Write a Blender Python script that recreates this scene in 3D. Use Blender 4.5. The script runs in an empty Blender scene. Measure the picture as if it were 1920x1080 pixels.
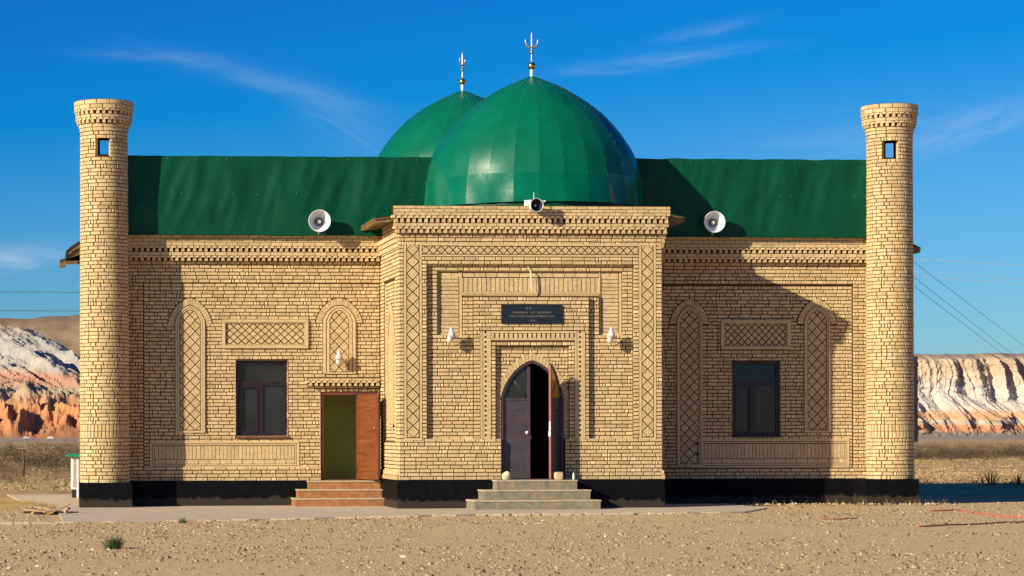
import bpy, math, random
import numpy as np
from mathutils import Vector, Matrix, noise as mnoise

rng = random.Random(11)
nrg = np.random.default_rng(5)
scene = bpy.context.scene
col = scene.collection
PI = math.pi

# ------------------------------------------------------------------ camera
F_PX, X0, Y0 = 4650.0, 376.0, 815.0
PSI, ROLL = math.atan(F_PX / 62600.0), 0.00225
CAM = Vector((-10.9, -52.18, 1.59))
_f = Vector((math.sin(PSI), math.cos(PSI), 0))
_r0 = Vector((math.cos(PSI), -math.sin(PSI), 0))
_u0 = Vector((0, 0, 1))
_r = _r0 * math.cos(ROLL) - _u0 * math.sin(ROLL)
_u = _u0 * math.cos(ROLL) + _r0 * math.sin(ROLL)
cam_d = bpy.data.cameras.new('camera')
cam_o = bpy.data.objects.new('camera', cam_d)
col.objects.link(cam_o)
m = Matrix.Identity(4)
for i in range(3):
    m[i][0], m[i][1], m[i][2], m[i][3] = _r[i], _u[i], -_f[i], CAM[i]
cam_o.matrix_world = m
cam_d.sensor_width = 36.0
cam_d.lens = F_PX / 1920.0 * 36.0
cam_d.shift_x = (960 - X0) / 1920.0
cam_d.shift_y = (Y0 - 540) / 1920.0
cam_d.clip_start = 0.5
cam_d.clip_end = 20000
scene.camera = cam_o


def ray(px, py):
    return _f + _r * ((px - X0) / F_PX) + _u * ((Y0 - py) / F_PX)


def at(px, py, Y):
    d = ray(px, py)
    return CAM + d * ((Y - CAM.y) / d.y)


def gnd(px, py, z=0.0):
    d = ray(px, py)
    return CAM + d * ((z - CAM.z) / d.z)


# ------------------------------------------------------------------ tags
def tag(o, label=None, cat=None, group=None, kind=None):
    if label: o['label'] = label
    if cat: o['category'] = cat
    if group: o['group'] = group
    if kind: o['kind'] = kind
    return o


def empty(name, loc=(0, 0, 0)):
    e = bpy.data.objects.new(name, None)
    e.location = loc
    e.empty_display_size = 0.2
    col.objects.link(e)
    return e


# ------------------------------------------------------------------ mesh builder
class MB:
    def __init__(s):
        s.v, s.f, s.m, s.sm = [], [], [], []

    def face(s, pts, mat=0, smooth=False):
        i = len(s.v)
        s.v.extend([tuple(p) for p in pts])
        s.f.append(tuple(range(i, i + len(pts))))
        s.m.append(mat); s.sm.append(smooth)

    def raw(s, pts, faces, mat=0, smooth=False):
        i = len(s.v)
        s.v.extend([tuple(p) for p in pts])
        for f in faces:
            s.f.append(tuple(i + k for k in f)); s.m.append(mat); s.sm.append(smooth)

    def hexa(s, p, mat=0, back=True):
        """p: 8 points, 0-3 back (u0v0,u1v0,u1v1,u0v1), 4-7 front"""
        fs = [(4, 5, 6, 7), (0, 4, 7, 3), (5, 1, 2, 6), (0, 1, 5, 4), (7, 6, 2, 3)]
        if back: fs.append((3, 2, 1, 0))
        s.raw(p, fs, mat)

    def pbox(s, P, u0, u1, v0, v1, n0, n1, mat=0, back=True, jit=0.0):
        j = [rng.uniform(-jit, jit) if jit else 0 for _ in range(4)]
        s.hexa([P(u0, v0, n0), P(u1, v0, n0), P(u1, v1, n0), P(u0, v1, n0),
                P(u0, v0, n1 + j[0]), P(u1, v0, n1 + j[1]), P(u1, v1, n1 + j[2]), P(u0, v1, n1 + j[3])], mat, back)

    def brick(s, P, u0, u1, v0, v1, n0, n1, mat=0, jit=0.0):
        """brick with arrises chamfered to catch the sun as lit edges"""
        c, d = rng.uniform(.005, .009), .004  # chamfer added so the brick edges show a lit rim
        j = [rng.uniform(-jit, jit) for _ in range(4)]
        e = n1 - rng.uniform(.009, .014)
        pts = [P(u0, v0, n0), P(u1, v0, n0), P(u1, v1, n0), P(u0, v1, n0), P(u0, v0, e), P(u1, v0, e), P(u1, v1, e), P(u0, v1, e),
               P(u0 + c, v0 + d, n1 + j[0]), P(u1 - c, v0 + d, n1 + j[1]), P(u1 - c, v1 - d, n1 + j[2]), P(u0 + c, v1 - d, n1 + j[3])]
        s.raw(pts, [(8, 9, 10, 11), (4, 5, 9, 8), (5, 6, 10, 9), (6, 7, 11, 10), (7, 4, 8, 11), (0, 1, 5, 4), (1, 2, 6, 5), (2, 3, 7, 6), (3, 0, 4, 7)], mat)

    def cbox(s, P, u0, u1, v0, v1, n0, n1, mat=0):
        """one curved brick (a single island) following P"""
        K = max(1, math.ceil((u1 - u0) / 0.07))
        pts, fs = [], []
        c = .007
        us = [u0] + [u0 + c + (u1 - u0 - 2 * c) * i / K for i in range(K + 1)] + [u1]
        K += 2
        for i, u in enumerate(us):
            e = n1 - (.014 if i in (0, K) else 0)
            pts += [P(u, v0, n0), P(u, v0, e), P(u, v1, e), P(u, v1, n0)]
        for i in range(K):
            a = i * 4; b = a + 4
            fs += [(a + 1, b + 1, b + 2, a + 2), (a, b, b + 1, a + 1), (a + 2, b + 2, b + 3, a + 3)]
        e = K * 4
        fs += [(0, 1, 2, 3), (e + 3, e + 2, e + 1, e)]
        s.raw(pts, fs, mat)

    def box(s, x0, x1, y0, y1, z0, z1, mat=0):
        s.pbox(PXZ, x0, x1, z0, z1, -y1, -y0, mat)

    def tube(s, path, r, n=8, mat=0, cap=True, smooth=True):
        path = [Vector(p) for p in path]
        rs = r if isinstance(r, (list, tuple)) else [r] * len(path)
        base = len(s.v)
        prev = None
        for i, p in enumerate(path):
            t = (path[min(i + 1, len(path) - 1)] - path[max(i - 1, 0)]).normalized()
            if prev is None:
                a = Vector((0, 0, 1)) if abs(t.z) < 0.9 else Vector((1, 0, 0))
                n1 = t.cross(a).normalized()
            else:
                n1 = (prev - t * prev.dot(t)).normalized()
            prev = n1
            n2 = t.cross(n1)
            for k in range(n):
                a = 2 * PI * k / n
                s.v.append(tuple(p + (n1 * math.cos(a) + n2 * math.sin(a)) * rs[i]))
        for i in range(len(path) - 1):
            for k in range(n):
                a, b = base + i * n + k, base + i * n + (k + 1) % n
                s.f.append((a, b, b + n, a + n)); s.m.append(mat); s.sm.append(smooth)
        if cap:
            s.f.append(tuple(base + k for k in range(n))[::-1]); s.m.append(mat); s.sm.append(False)
            e = base + (len(path) - 1) * n
            s.f.append(tuple(e + k for k in range(n))); s.m.append(mat); s.sm.append(False)

    def lathe(s, prof, center, n=24, axis='z', mat=0, smooth=True, M=None):
        """prof: list of (r, h)"""
        base = len(s.v)
        c = Vector(center)
        for (r, h) in prof:
            for k in range(n):
                a = 2 * PI * k / n
                if axis == 'z': p = Vector((r * math.cos(a), r * math.sin(a), h))
                else: p = Vector((r * math.cos(a), -h, r * math.sin(a)))
                if M is not None: p = M @ p
                s.v.append(tuple(c + p))
        for i in range(len(prof) - 1):
            for k in range(n):
                a, b = base + i * n + k, base + i * n + (k + 1) % n
                s.f.append((a, b, b + n, a + n)); s.m.append(mat); s.sm.append(smooth)

    def build(s, name, mats, parent=None, origin=None):
        me = bpy.data.meshes.new(name)
        v = s.v
        o3 = Vector(origin) if origin is not None else None
        if o3 is not None:
            v = [(a - o3.x, b - o3.y, c - o3.z) for a, b, c in v]
        me.from_pydata(v, [], s.f)
        if not isinstance(mats, (list, tuple)): mats = [mats]
        for mm in mats: me.materials.append(mm)
        me.polygons.foreach_set('material_index', s.m)
        me.polygons.foreach_set('use_smooth', s.sm)
        me.update()
        o = bpy.data.objects.new(name, me)
        col.objects.link(o)
        if parent is not None: o.parent = parent
        elif o3 is not None: o.location = o3
        return o


def PXZ(u, v, n):
    return (u, -n, v)


def planeP(Y):
    return lambda u, v, n: (u, Y - n, v)


# ------------------------------------------------------------------ materials
def new_mat(name):
    mt = bpy.data.materials.new(name)
    mt.use_nodes = True
    nt = mt.node_tree
    b = nt.nodes['Principled BSDF']
    return mt, nt, b


def nd(nt, typ, **kw):
    n = nt.nodes.new(typ)
    for k, v in kw.items():
        if k.startswith('_'): setattr(n, k[1:], v)
        else: n.inputs[k.replace('__', ' ')].default_value = v
    return n


def ramp(nt, fac, stops, interp='LINEAR'):
    r = nt.nodes.new('ShaderNodeValToRGB')
    r.color_ramp.interpolation = interp
    e = r.color_ramp.elements
    e[0].position, e[0].color = stops[0][0], (*stops[0][1], 1)
    e[1].position, e[1].color = stops[-1][0], (*stops[-1][1], 1)
    for p, c in stops[1:-1]:
        x = e.new(p); x.color = (*c, 1)
    nt.links.new(fac, r.inputs['Fac'])
    return r


def mixc(nt, a, b, fac, typ='MIX'):
    mx = nt.nodes.new('ShaderNodeMix')
    mx.data_type = 'RGBA'; mx.blend_type = typ
    for sock, val in ((mx.inputs[6], a), (mx.inputs[7], b), (mx.inputs[0], fac)):
        if hasattr(val, 'is_linked') or hasattr(val, 'links'): nt.links.new(val, sock)
        elif isinstance(val, (tuple, list)): sock.default_value = (*val, 1)
        else: sock.default_value = val
    return mx.outputs[2]


def coords(nt):
    g = nt.nodes.new('ShaderNodeNewGeometry')
    return g


def noise_n(nt, scale, detail=4, rough=0.55, vec=None, dist=0.0):
    n = nd(nt, 'ShaderNodeTexNoise', Scale=scale, Detail=detail, Roughness=rough, Distortion=dist)
    if vec is not None: nt.links.new(vec, n.inputs['Vector'])
    return n


def bump(nt, b, height, strength=0.3, dist=0.01):
    bp = nd(nt, 'ShaderNodeBump', Strength=strength, Distance=dist)
    nt.links.new(height, bp.inputs['Height'])
    nt.links.new(bp.outputs[0], b.inputs['Normal'])


def simple(name, colr, rough=0.6, metal=0.0, spec=0.5, vary=0.15, nscale=8.0, bmp=0.0):
    mt, nt, b = new_mat(name)
    g = coords(nt)
    n = noise_n(nt, nscale, 5, 0.6, g.outputs['Position'])
    lo = tuple(c * (1 - vary) for c in colr); hi = tuple(min(1, c * (1 + vary)) for c in colr)
    r = ramp(nt, n.outputs[0], [(0.3, lo), (0.7, hi)])
    nt.links.new(r.outputs[0], b.inputs['Base Color'])
    b.inputs['Roughness'].default_value = rough
    b.inputs['Metallic'].default_value = metal
    b.inputs['Specular IOR Level'].default_value = spec
    if bmp: bump(nt, b, n.outputs[0], bmp, 0.01)
    return mt


def brick_mat(name, cols, rough=0.85):
    mt, nt, b = new_mat(name)
    g = coords(nt)
    r = ramp(nt, g.outputs['Random Per Island'], cols)
    big = noise_n(nt, 0.45, 4, 0.6, g.outputs['Position'])
    fine = noise_n(nt, 22, 4, 0.65, g.outputs['Position'])
    c1 = mixc(nt, r.outputs[0], (0.44, 0.29, 0.14), ramp(nt, big.outputs[0], [(0.48, (0, 0, 0)), (0.78, (0.35, 0.35, 0.35))]).outputs[0])
    salt = noise_n(nt, 1.7, 6, .7, g.outputs['Position'], .6)
    c1 = mixc(nt, c1, (0.74, 0.62, 0.45), ramp(nt, salt.outputs[0], [(0.58, (0, 0, 0)), (0.74, (0.40, 0.40, 0.40))]).outputs[0])
    c2 = mixc(nt, c1, ramp(nt, fine.outputs[0], [(0.3, (0.70, 0.69, 0.67)), (0.65, (1.07, 1.06, 1.05))]).outputs[0], 1.0, 'MULTIPLY')
    nt.links.new(c2, b.inputs['Base Color'])
    b.inputs['Roughness'].default_value = rough
    b.inputs['Specular IOR Level'].default_value = 0.25
    bump(nt, b, fine.outputs[0], 0.35, 0.006)
    return mt


BUFF = [(0.0, (0.50, 0.355, 0.18)), (0.12, (0.60, 0.435, 0.22)), (0.7, (0.67, 0.49, 0.25)), (0.95, (0.73, 0.54, 0.285)), (1.0, (0.62, 0.40, 0.19))]
M_BRICK = brick_mat('buff_brick', BUFF)
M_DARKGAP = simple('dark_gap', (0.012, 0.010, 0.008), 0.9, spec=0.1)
M_CARVE = brick_mat('carved_brick', [(0.0, (0.60, 0.435, 0.225)), (1.0, (0.70, 0.515, 0.27))])
M_MORTAR = simple('mortar', (0.10, 0.056, 0.020), 0.95, spec=0.1, vary=0.3, nscale=12)
M_PALE = brick_mat('pale_sunlit_closer', [(0.0, (0.72, 0.52, 0.27)), (1.0, (0.86, 0.66, 0.38))])  # closers painted paler, putting the sun on their ends into the colour
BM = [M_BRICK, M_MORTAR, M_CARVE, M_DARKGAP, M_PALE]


def green_paint(name, base, rough, wr, seam=False):
    mt, nt, b = new_mat(name)
    g = coords(nt)
    n1 = noise_n(nt, 1.6, 4, 0.6, g.outputs['Position'])
    n2 = noise_n(nt, 14, 5, 0.6, g.outputs['Position'])
    c = ramp(nt, n1.outputs[0], [(0.3, tuple(x * 0.85 for x in base)), (0.7, tuple(x * 1.12 for x in base))])
    c2 = mixc(nt, c.outputs[0], tuple(min(1, x * 1.35 + .004) for x in base), ramp(nt, n2.outputs[0], [(0.6, (0, 0, 0)), (0.8, (0.5, 0.5, 0.5))]).outputs[0])
    nt.links.new(c2, b.inputs['Base Color'])
    rr = nd(nt, 'ShaderNodeMapRange')
    rr.inputs['To Min'].default_value = rough * 0.8; rr.inputs['To Max'].default_value = rough * 1.3
    nt.links.new(n2.outputs[0], rr.inputs['Value'])
    nt.links.new(rr.outputs[0], b.inputs['Roughness'])
    b.inputs['Specular IOR Level'].default_value = 0.34 if rough < .44 else .2
    bump(nt, b, n1.outputs[0], wr, 0.05)
    return mt


M_DOME = green_paint('green_dome_paint', (0.0004, 0.122, 0.062), 0.32, 0.15)
M_SKIRT = green_paint('green_dome_skirt', (0.0004, 0.122, 0.062), 0.20, 0.12)
M_ROOF = green_paint('green_sheet_roof', (0.0003, 0.062, 0.027), 0.45, 0.35)
M_RIVET = simple('rivet_metal', (0.10, 0.30, 0.19), 0.35, 0.2)
M_SILVER = simple('silver_metal', (0.60, 0.52, 0.40), 0.38, 0.85)
M_WHITEPOLE = simple('white_pole_paint', (0.78, 0.78, 0.78), 0.4)
M_BRASS = simple('brass', (0.62, 0.38, 0.12), 0.28, 1.0)
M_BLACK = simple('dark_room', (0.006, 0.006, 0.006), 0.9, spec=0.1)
M_OLIVE = simple('olive_painted_wall', (0.40, 0.38, 0.085), 0.7, vary=0.1, nscale=2)
M_DOORMETAL = simple('door_metal', (0.065, 0.048, 0.056), 0.38, spec=0.5, vary=0.25, nscale=3)
M_DOORFRAME = simple('door_frame_paint', (0.085, 0.045, 0.055), 0.4, vary=0.2)
M_REDEDGE = simple('red_door_edge', (0.26, 0.06, 0.045), 0.45)
M_WHITE = simple('white_paint', (0.80, 0.79, 0.77), 0.45, vary=0.08)
M_CREAM = simple('cream_plastic', (0.72, 0.62, 0.42), 0.5)
M_HORN = simple('horn_grey_white', (0.66, 0.68, 0.70), 0.42, vary=0.08)
M_DARK = simple('dark_rubber', (0.012, 0.012, 0.012), 0.6)
M_WOODFRAME = simple('window_frame_brown', (0.022, 0.009, 0.012), 0.4, vary=0.2)
M_PLAQUE = simple('plaque_stone', (0.010, 0.016, 0.024), 0.30, vary=0.3, nscale=20)
M_GOLD = simple('gilded_letters', (0.20, 0.17, 0.115), 0.6, 0.0)
M_STONE = simple('door_stone', (0.62, 0.52, 0.36), 0.9, vary=0.25, nscale=14, bmp=0.5)
M_CONC = None


def glass_mat():
    mt, nt, b = new_mat('window_glass')
    g = coords(nt)
    n = noise_n(nt, 1.3, 3, 0.5, g.outputs['Position'])
    r = ramp(nt, n.outputs[0], [(0.3, (0.012, 0.012, 0.012)), (0.7, (0.032, 0.031, 0.028))])
    nt.links.new(r.outputs[0], b.inputs['Base Color'])
    b.inputs['Roughness'].default_value = 0.12
    bump(nt, b, n.outputs[0], 0.05, 0.05)
    return mt


M_GLASS = glass_mat()
mt, nt, b = new_mat('amber_reflection_glass')
b.inputs['Base Color'].default_value = (0.42, 0.24, 0.02, 1); b.inputs['Roughness'].default_value = 0.2  # amber base colour stands for the sunlit surroundings reflected in the pane
M_AMBERREFL = mt


def plinth_mat():
    mt, nt, b = new_mat('black_plinth')
    g = coords(nt)
    n = noise_n(nt, 6, 6, 0.65, g.outputs['Position'])
    sp = noise_n(nt, 45, 2, 0.6, g.outputs['Position'])
    c = ramp(nt, n.outputs[0], [(0.3, (0.002, 0.002, 0.003)), (0.75, (0.006, 0.006, 0.008))])
    c2 = mixc(nt, c.outputs[0], (0.20, 0.16, 0.11), ramp(nt, sp.outputs[0], [(0.72, (0, 0, 0)), (0.80, (0.6, 0.6, 0.6))]).outputs[0])
    # dust splashed up from the ground
    sx = nt.nodes.new('ShaderNodeSeparateXYZ'); nt.links.new(g.outputs['Position'], sx.inputs[0])
    ma = nd(nt, 'ShaderNodeMath', _operation='MULTIPLY_ADD'); nt.links.new(n.outputs[0], ma.inputs[0]); ma.inputs[1].default_value = -.30; nt.links.new(sx.outputs['Z'], ma.inputs[2])
    c3 = mixc(nt, c2, (0.14, 0.11, 0.075), ramp(nt, ma.outputs[0], [(0.0, (.28, .28, .28)), (0.05, (0, 0, 0))]).outputs[0])
    nt.links.new(c3, b.inputs['Base Color'])
    b.inputs['Roughness'].default_value = 0.65
    b.inputs['Specular IOR Level'].default_value = 0.08
    return mt


M_PLINTH = plinth_mat()


def step_mat(name, c0, c1, c2):
    mt, nt, b = new_mat(name)
    g = coords(nt)
    n = noise_n(nt, 3.2, 6, 0.62, g.outputs['Position'], 1.2)
    n2 = noise_n(nt, 9, 5, 0.6, g.outputs['Position'])
    r = ramp(nt, n.outputs[0], [(0.3, c0), (0.52, c1), (0.68, c2)])
    c = mixc(nt, r.outputs[0], ramp(nt, n2.outputs[0], [(0.3, (0.7, 0.7, 0.7)), (0.7, (1.15, 1.15, 1.15))]).outputs[0], 1.0, 'MULTIPLY')
    nt.links.new(c, b.inputs['Base Color'])
    b.inputs['Roughness'].default_value = 0.65
    bump(nt, b, n2.outputs[0], 0.2, 0.01)
    return mt


M_STEPG = step_mat('grey_green_stone', (0.17, 0.165, 0.11), (0.25, 0.225, 0.145), (0.30, 0.20, 0.10))
M_STEPB = step_mat('brown_stone', (0.30, 0.115, 0.035), (0.36, 0.15, 0.05), (0.40, 0.20, 0.08))
M_TREAD = simple('dusty_tread', (0.46, 0.36, 0.23), 0.85, vary=0.2)


def wood_mat(name, c0, c1, sx, sz):
    mt, nt, b = new_mat(name)
    tc = nt.nodes.new('ShaderNodeTexCoord')
    mp = nt.nodes.new('ShaderNodeMapping')
    mp.inputs['Scale'].default_value = (sx, sx, sz)
    nt.links.new(tc.outputs['Object'], mp.inputs['Vector'])
    n = noise_n(nt, 1.0, 5, 0.6, mp.outputs[0], 0.8)
    r = ramp(nt, n.outputs[0], [(0.3, c0), (0.7, c1)])
    nt.links.new(r.outputs[0], b.inputs['Base Color'])
    b.inputs['Roughness'].default_value = 0.42
    return mt


M_DOORWOOD = wood_mat('orange_door_wood', (0.10, 0.026, 0.009), (0.24, 0.072, 0.016), 2.0, 16.0)
M_DOORWOODD = simple('red_brown_door_edge', (0.16, 0.045, 0.025), 0.45)
M_PLANK = wood_mat('eave_planks', (0.10, 0.06, 0.025), (0.34, 0.21, 0.08), 9.0, 1.5)
M_OLDWOOD = wood_mat('weathered_wood', (0.16, 0.12, 0.09), (0.36, 0.27, 0.18), 9.0, 2.0)


def concrete():
    mt, nt, b = new_mat('concrete_paving')
    g = coords(nt)
    n = noise_n(nt, 1.1, 6, 0.65, g.outputs['Position'])
    n2 = noise_n(nt, 18, 5, 0.65, g.outputs['Position'])
    r = ramp(nt, n.outputs[0], [(0.3, (0.54, 0.43, 0.29)), (0.55, (0.61, 0.50, 0.355)), (0.72, (0.64, 0.48, 0.28))])
    c = mixc(nt, r.outputs[0], ramp(nt, n2.outputs[0], [(0.3, (0.75, 0.75, 0.75)), (0.7, (1.1, 1.1, 1.1))]).outputs[0], 1.0, 'MULTIPLY')
    nt.links.new(c, b.inputs['Base Color'])
    b.inputs['Roughness'].default_value = 0.92
    b.inputs['Specular IOR Level'].default_value = 0.2
    bump(nt, b, n2.outputs[0], 0.4, 0.01)
    return mt


M_CONC = concrete()


# ------------------------------------------------------------------ brick laying
def cut(iv, holes):
    for (a, b) in holes:
        out = []
        for (c, d) in iv:
            if b <= c or a >= d: out.append((c, d)); continue
            if a > c: out.append((c, a))
            if b < d: out.append((b, d))
        iv = out
    return iv


def lay(mb, P, u0, u1, v0, v1, holes=(), arcs=(), ch=0.0805, L=0.245, j=0.012, n=0.0, depth=0.05, mat=0,
        closers=True, jit=0.0025, bond=True, light=True):
    jv = j
    if closers: j, jv = 0.0175, 0.017
    roff = rng.randrange(3)
    rows = max(1, round((v1 - v0) / ch)); h = (v1 - v0) / rows
    for r in range(rows):
        va = v0 + r * h; vb = va + h - j; vm = (va + vb) / 2
        hs = [(a, b) for (a, b, c, d) in holes if c < vm < d]
        for fn in arcs:
            hh = fn(vm)
            if hh: hs.append(hh)
        for (a, b) in cut([(u0, u1)], hs):
            if b - a < 0.02: continue
            u = a; first = True
            while u < b - 0.012:
                l = L * rng.uniform(0.985, 1.015); small = False
                if first and bond and r % 2: l = L * 0.5
                elif closers:
                    q = rng.random()
                    pr_ = 1.0 if (r + roff) % 3 else 2.2
                    if q < 0.17 * pr_: l = L * rng.uniform(.24, .30); small = True
                    elif q < 0.27 * pr_: l = L * 0.5; small = rng.random() < .4
                first = False
                if b - (u + l) < 0.05: l = b - u
                zz = rng.uniform(-0.002, 0.002) if closers else 0
                n1 = n + rng.uniform(-0.004, 0.003)
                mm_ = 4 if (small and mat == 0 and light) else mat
                if P.__name__ == 'cyl': mb.cbox(P, u + jv / 2, u + l - jv / 2, va + zz, vb + zz, n - depth, n1, mm_)
                elif closers: mb.brick(P, u + jv / 2, u + l - jv / 2, va + zz, vb + zz, n - depth, n1, mm_, jit)
                else: mb.pbox(P, u + jv / 2, u + l - jv / 2, va + zz, vb + zz, n - depth, n1, mm_, False, jit)
                u += l


def backing(mb, P, u0, u1, v0, v1, holes=(), n=-0.017, rev=0.0, mat=1, umax=None):
    us = sorted({u0, u1, *[min(max(x, u0), u1) for h in holes for x in h[:2]]})
    vs = sorted({v0, v1, *[min(max(x, v0), v1) for h in holes for x in h[2:]]})
    if umax:
        nu = []
        for a, b in zip(us[:-1], us[1:]):
            k = max(1, math.ceil((b - a) / umax))
            nu += [a + (b - a) * i / k for i in range(k)]
        us = nu + [us[-1]]
    for a, b in zip(us[:-1], us[1:]):
        for c, d in zip(vs[:-1], vs[1:]):
            um, vm = (a + b) / 2, (c + d) / 2
            if any(h[0] < um < h[1] and h[2] < vm < h[3] for h in holes): continue
            mb.face([P(a, c, n), P(b, c, n), P(b, d, n), P(a, d, n)], mat)
    if rev:
        e = 0.009
        for (a, b, c, d) in holes:
            a -= e; b += e; c -= e; d += e
            n2 = n - rev
            mb.face([P(a, c, n), P(a, d, n), P(a, d, n2), P(a, c, n2)], mat)
            mb.face([P(b, c, n2), P(b, d, n2), P(b, d, n), P(b, c, n)], mat)
            mb.face([P(a, d, n), P(b, d, n), P(b, d, n2), P(a, d, n2)], mat)
            mb.face([P(a, c, n2), P(b, c, n2), P(b, c, n), P(a, c, n)], mat)


def arch_half(hw, rise):
    c = (rise * rise - hw * hw) / (2 * hw)
    R = hw + c
    def half(dv):   # half width at height dv above spring
        if dv <= 0: return hw
        if dv >= rise: return 0.0
        return .72 * (math.sqrt(max(0, R * R - dv * dv)) - c) + .28 * hw * (1 - dv / rise)
    return half


def arch_path(uc, hw, vb, vs, va, k=9):
    half = arch_half(hw, va - vs)
    left = [(uc - hw, vb)]
    R = hw + (half(0) and ((va - vs) ** 2 - hw * hw) / (2 * hw))
    c = R - hw
    amax = math.asin(min(1, (va - vs) / R))
    pts = []
    for i in range(k + 1):
        a = amax * i / k
        pts.append((half(R * math.sin(a)), vs + R * math.sin(a)))
    pts[-1] = (0.0, va)
    left += [(uc - x, y) for x, y in pts]
    right = [(uc + x, y) for x, y in reversed(pts[:-1])] + [(uc + hw, vb)]
    return left + right


def arch_hole(uc, hw, vb, vs, va):
    half = arch_half(hw, va - vs)
    def fn(v):
        if v < vb or v > va: return None
        w = half(v - vs)
        return (uc - w, uc + w)
    return fn


def clip_poly(poly, clip):
    """clip convex ccw"""
    out = poly
    for i in range(len(clip)):
        a, b = clip[i], clip[(i + 1) % len(clip)]
        def side(p): return (b[0] - a[0]) * (p[1] - a[1]) - (b[1] - a[1]) * (p[0] - a[0])
        inp, out = out, []
        for k in range(len(inp)):
            p, q = inp[k], inp[(k + 1) % len(inp)]
            sp, sq = side(p), side(q)
            if sp >= 0: out.append(p)
            if (sp >= 0) != (sq >= 0):
                t = sp / (sp - sq)
                out.append((p[0] + (q[0] - p[0]) * t, p[1] + (q[1] - p[1]) * t))
        if len(out) < 3: return None
    return out


def area(p):
    return 0.5 * sum(p[i][0] * p[(i + 1) % len(p)][1] - p[(i + 1) % len(p)][0] * p[i][1] for i in range(len(p)))


def lozenge(mb, P, poly, gap, h, n, mat=2, nest=True):
    A = area(poly)
    if A < 0.0006: return
    cx = sum(p[0] for p in poly) / len(poly); cy = sum(p[1] for p in poly) / len(poly)
    per = sum(math.dist(poly[i], poly[(i + 1) % len(poly)]) for i in range(len(poly)))
    rin = 2 * A / per
    def sc(d):
        k = max(0.02, 1 - d / rin)
        return [(cx + (x - cx) * k, cy + (y - cy) * k) for x, y in poly]
    N = len(poly)
    b0, t0 = sc(gap / 2), sc(gap / 2 + 0.004)
    rings = [(b0, n), (t0, n + h)]
    if nest and rin > 0.05:
        rings += [(sc(gap / 2 + rin * 0.36), n + h), (sc(gap / 2 + rin * 0.42), n + h * 0.45), (sc(gap / 2 + rin * 0.54), n + h * 0.95)]
    base = len(mb.v)
    for ring, nn in rings:
        for x, y in ring: mb.v.append(tuple(P(x, y, nn)))
    for i in range(len(rings) - 1):
        for k in range(N):
            a, b2 = base + i * N + k, base + i * N + (k + 1) % N
            mb.f.append((a, b2, b2 + N, a + N)); mb.m.append(mat); mb.sm.append(False)
    e = base + (len(rings) - 1) * N
    mb.f.append(tuple(e + k for k in range(N))); mb.m.append(mat); mb.sm.append(False)


def lattice(mb, P, u0, u1, v0, v1, nu, nv, n, gap=0.022, h=0.016, clip=None, nest=True, mat=2):
    du, dv = (u1 - u0) / nu, (v1 - v0) / nv
    rect = [(u0, v0), (u1, v0), (u1, v1), (u0, v1)]
    cl = clip or rect
    for i in range(nu + 1):
        for k in range(nv + 1):
            for (cx, cy) in ((u0 + (i + .5) * du, v0 + (k + .5) * dv), (u0 + i * du, v0 + k * dv)):
                d = [(cx - du / 2, cy), (cx, cy - dv / 2), (cx + du / 2, cy), (cx, cy + dv / 2)]
                p = clip_poly(d, rect)
                if p and clip: p = clip_poly(p, cl)
                if p: lozenge(mb, P, p, gap, h, n, mat, nest)


def rect_frame(mb, P, u0, u1, v0, v1, w, n0, n1, mat=2, jn=0.004):
    mb.pbox(P, u0, u1, v1 - w, v1, n0, n1, mat)
    mb.pbox(P, u0, u1, v0, v0 + w, n0, n1, mat)
    mb.pbox(P, u0, u0 + w, v0 + w + jn, v1 - w - jn, n0, n1, mat)
    mb.pbox(P, u1 - w, u1, v0 + w + jn, v1 - w - jn, n0, n1, mat)


def path_band(mb, P, outer, inner, n0, n1, mat=2, close=True, gap=0.0):
    """solid band between two polylines of equal length"""
    N = len(outer)
    for i in range(N - 1):
        o0, o1, i0, i1 = outer[i], outer[i + 1], inner[i], inner[i + 1]
        mb.face([P(*i0, n1), P(*i1, n1), P(*o1, n1), P(*o0, n1)], mat)
        mb.face([P(*i0, n0), P(*i1, n0), P(*i1, n1), P(*i0, n1)], mat)
        mb.face([P(*o0, n1), P(*o1, n1), P(*o1, n0), P(*o0, n0)], mat)


def voussoirs(mb, P, inner, outer, n0, n1, wid=0.075, mat=0):
    # resample both polylines along length
    def res(pl, N):
        d = [0]
        for a, b in zip(pl[:-1], pl[1:]): d.append(d[-1] + math.dist(a, b))
        out = []
        for i in range(N + 1):
            t = d[-1] * i / N
            k = 0
            while k < len(d) - 2 and d[k + 1] < t: k += 1
            f = (t - d[k]) / max(1e-9, d[k + 1] - d[k])
            out.append((pl[k][0] + (pl[k + 1][0] - pl[k][0]) * f, pl[k][1] + (pl[k + 1][1] - pl[k][1]) * f))
        return out
    Ltot = sum(math.dist(a, b) for a, b in zip(outer[:-1], outer[1:]))
    N = max(6, round(Ltot / wid)); N += N % 2
    I, O = res(inner, N), res(outer, N)
    for i in range(N):
        e = 0.07
        def L(a, b, t): return (a[0] + (b[0] - a[0]) * t, a[1] + (b[1] - a[1]) * t)
        i0, i1, o0, o1 = L(I[i], I[i + 1], e), L(I[i], I[i + 1], 1 - e), L(O[i], O[i + 1], e), L(O[i], O[i + 1], 1 - e)
        nn = n1 + rng.uniform(-.003, .003)
        mb.hexa([P(*i0, n0), P(*i1, n0), P(*o1, n0), P(*o0, n0), P(*i0, nn), P(*i1, nn), P(*o1, nn), P(*o0, nn)], mat)


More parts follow.
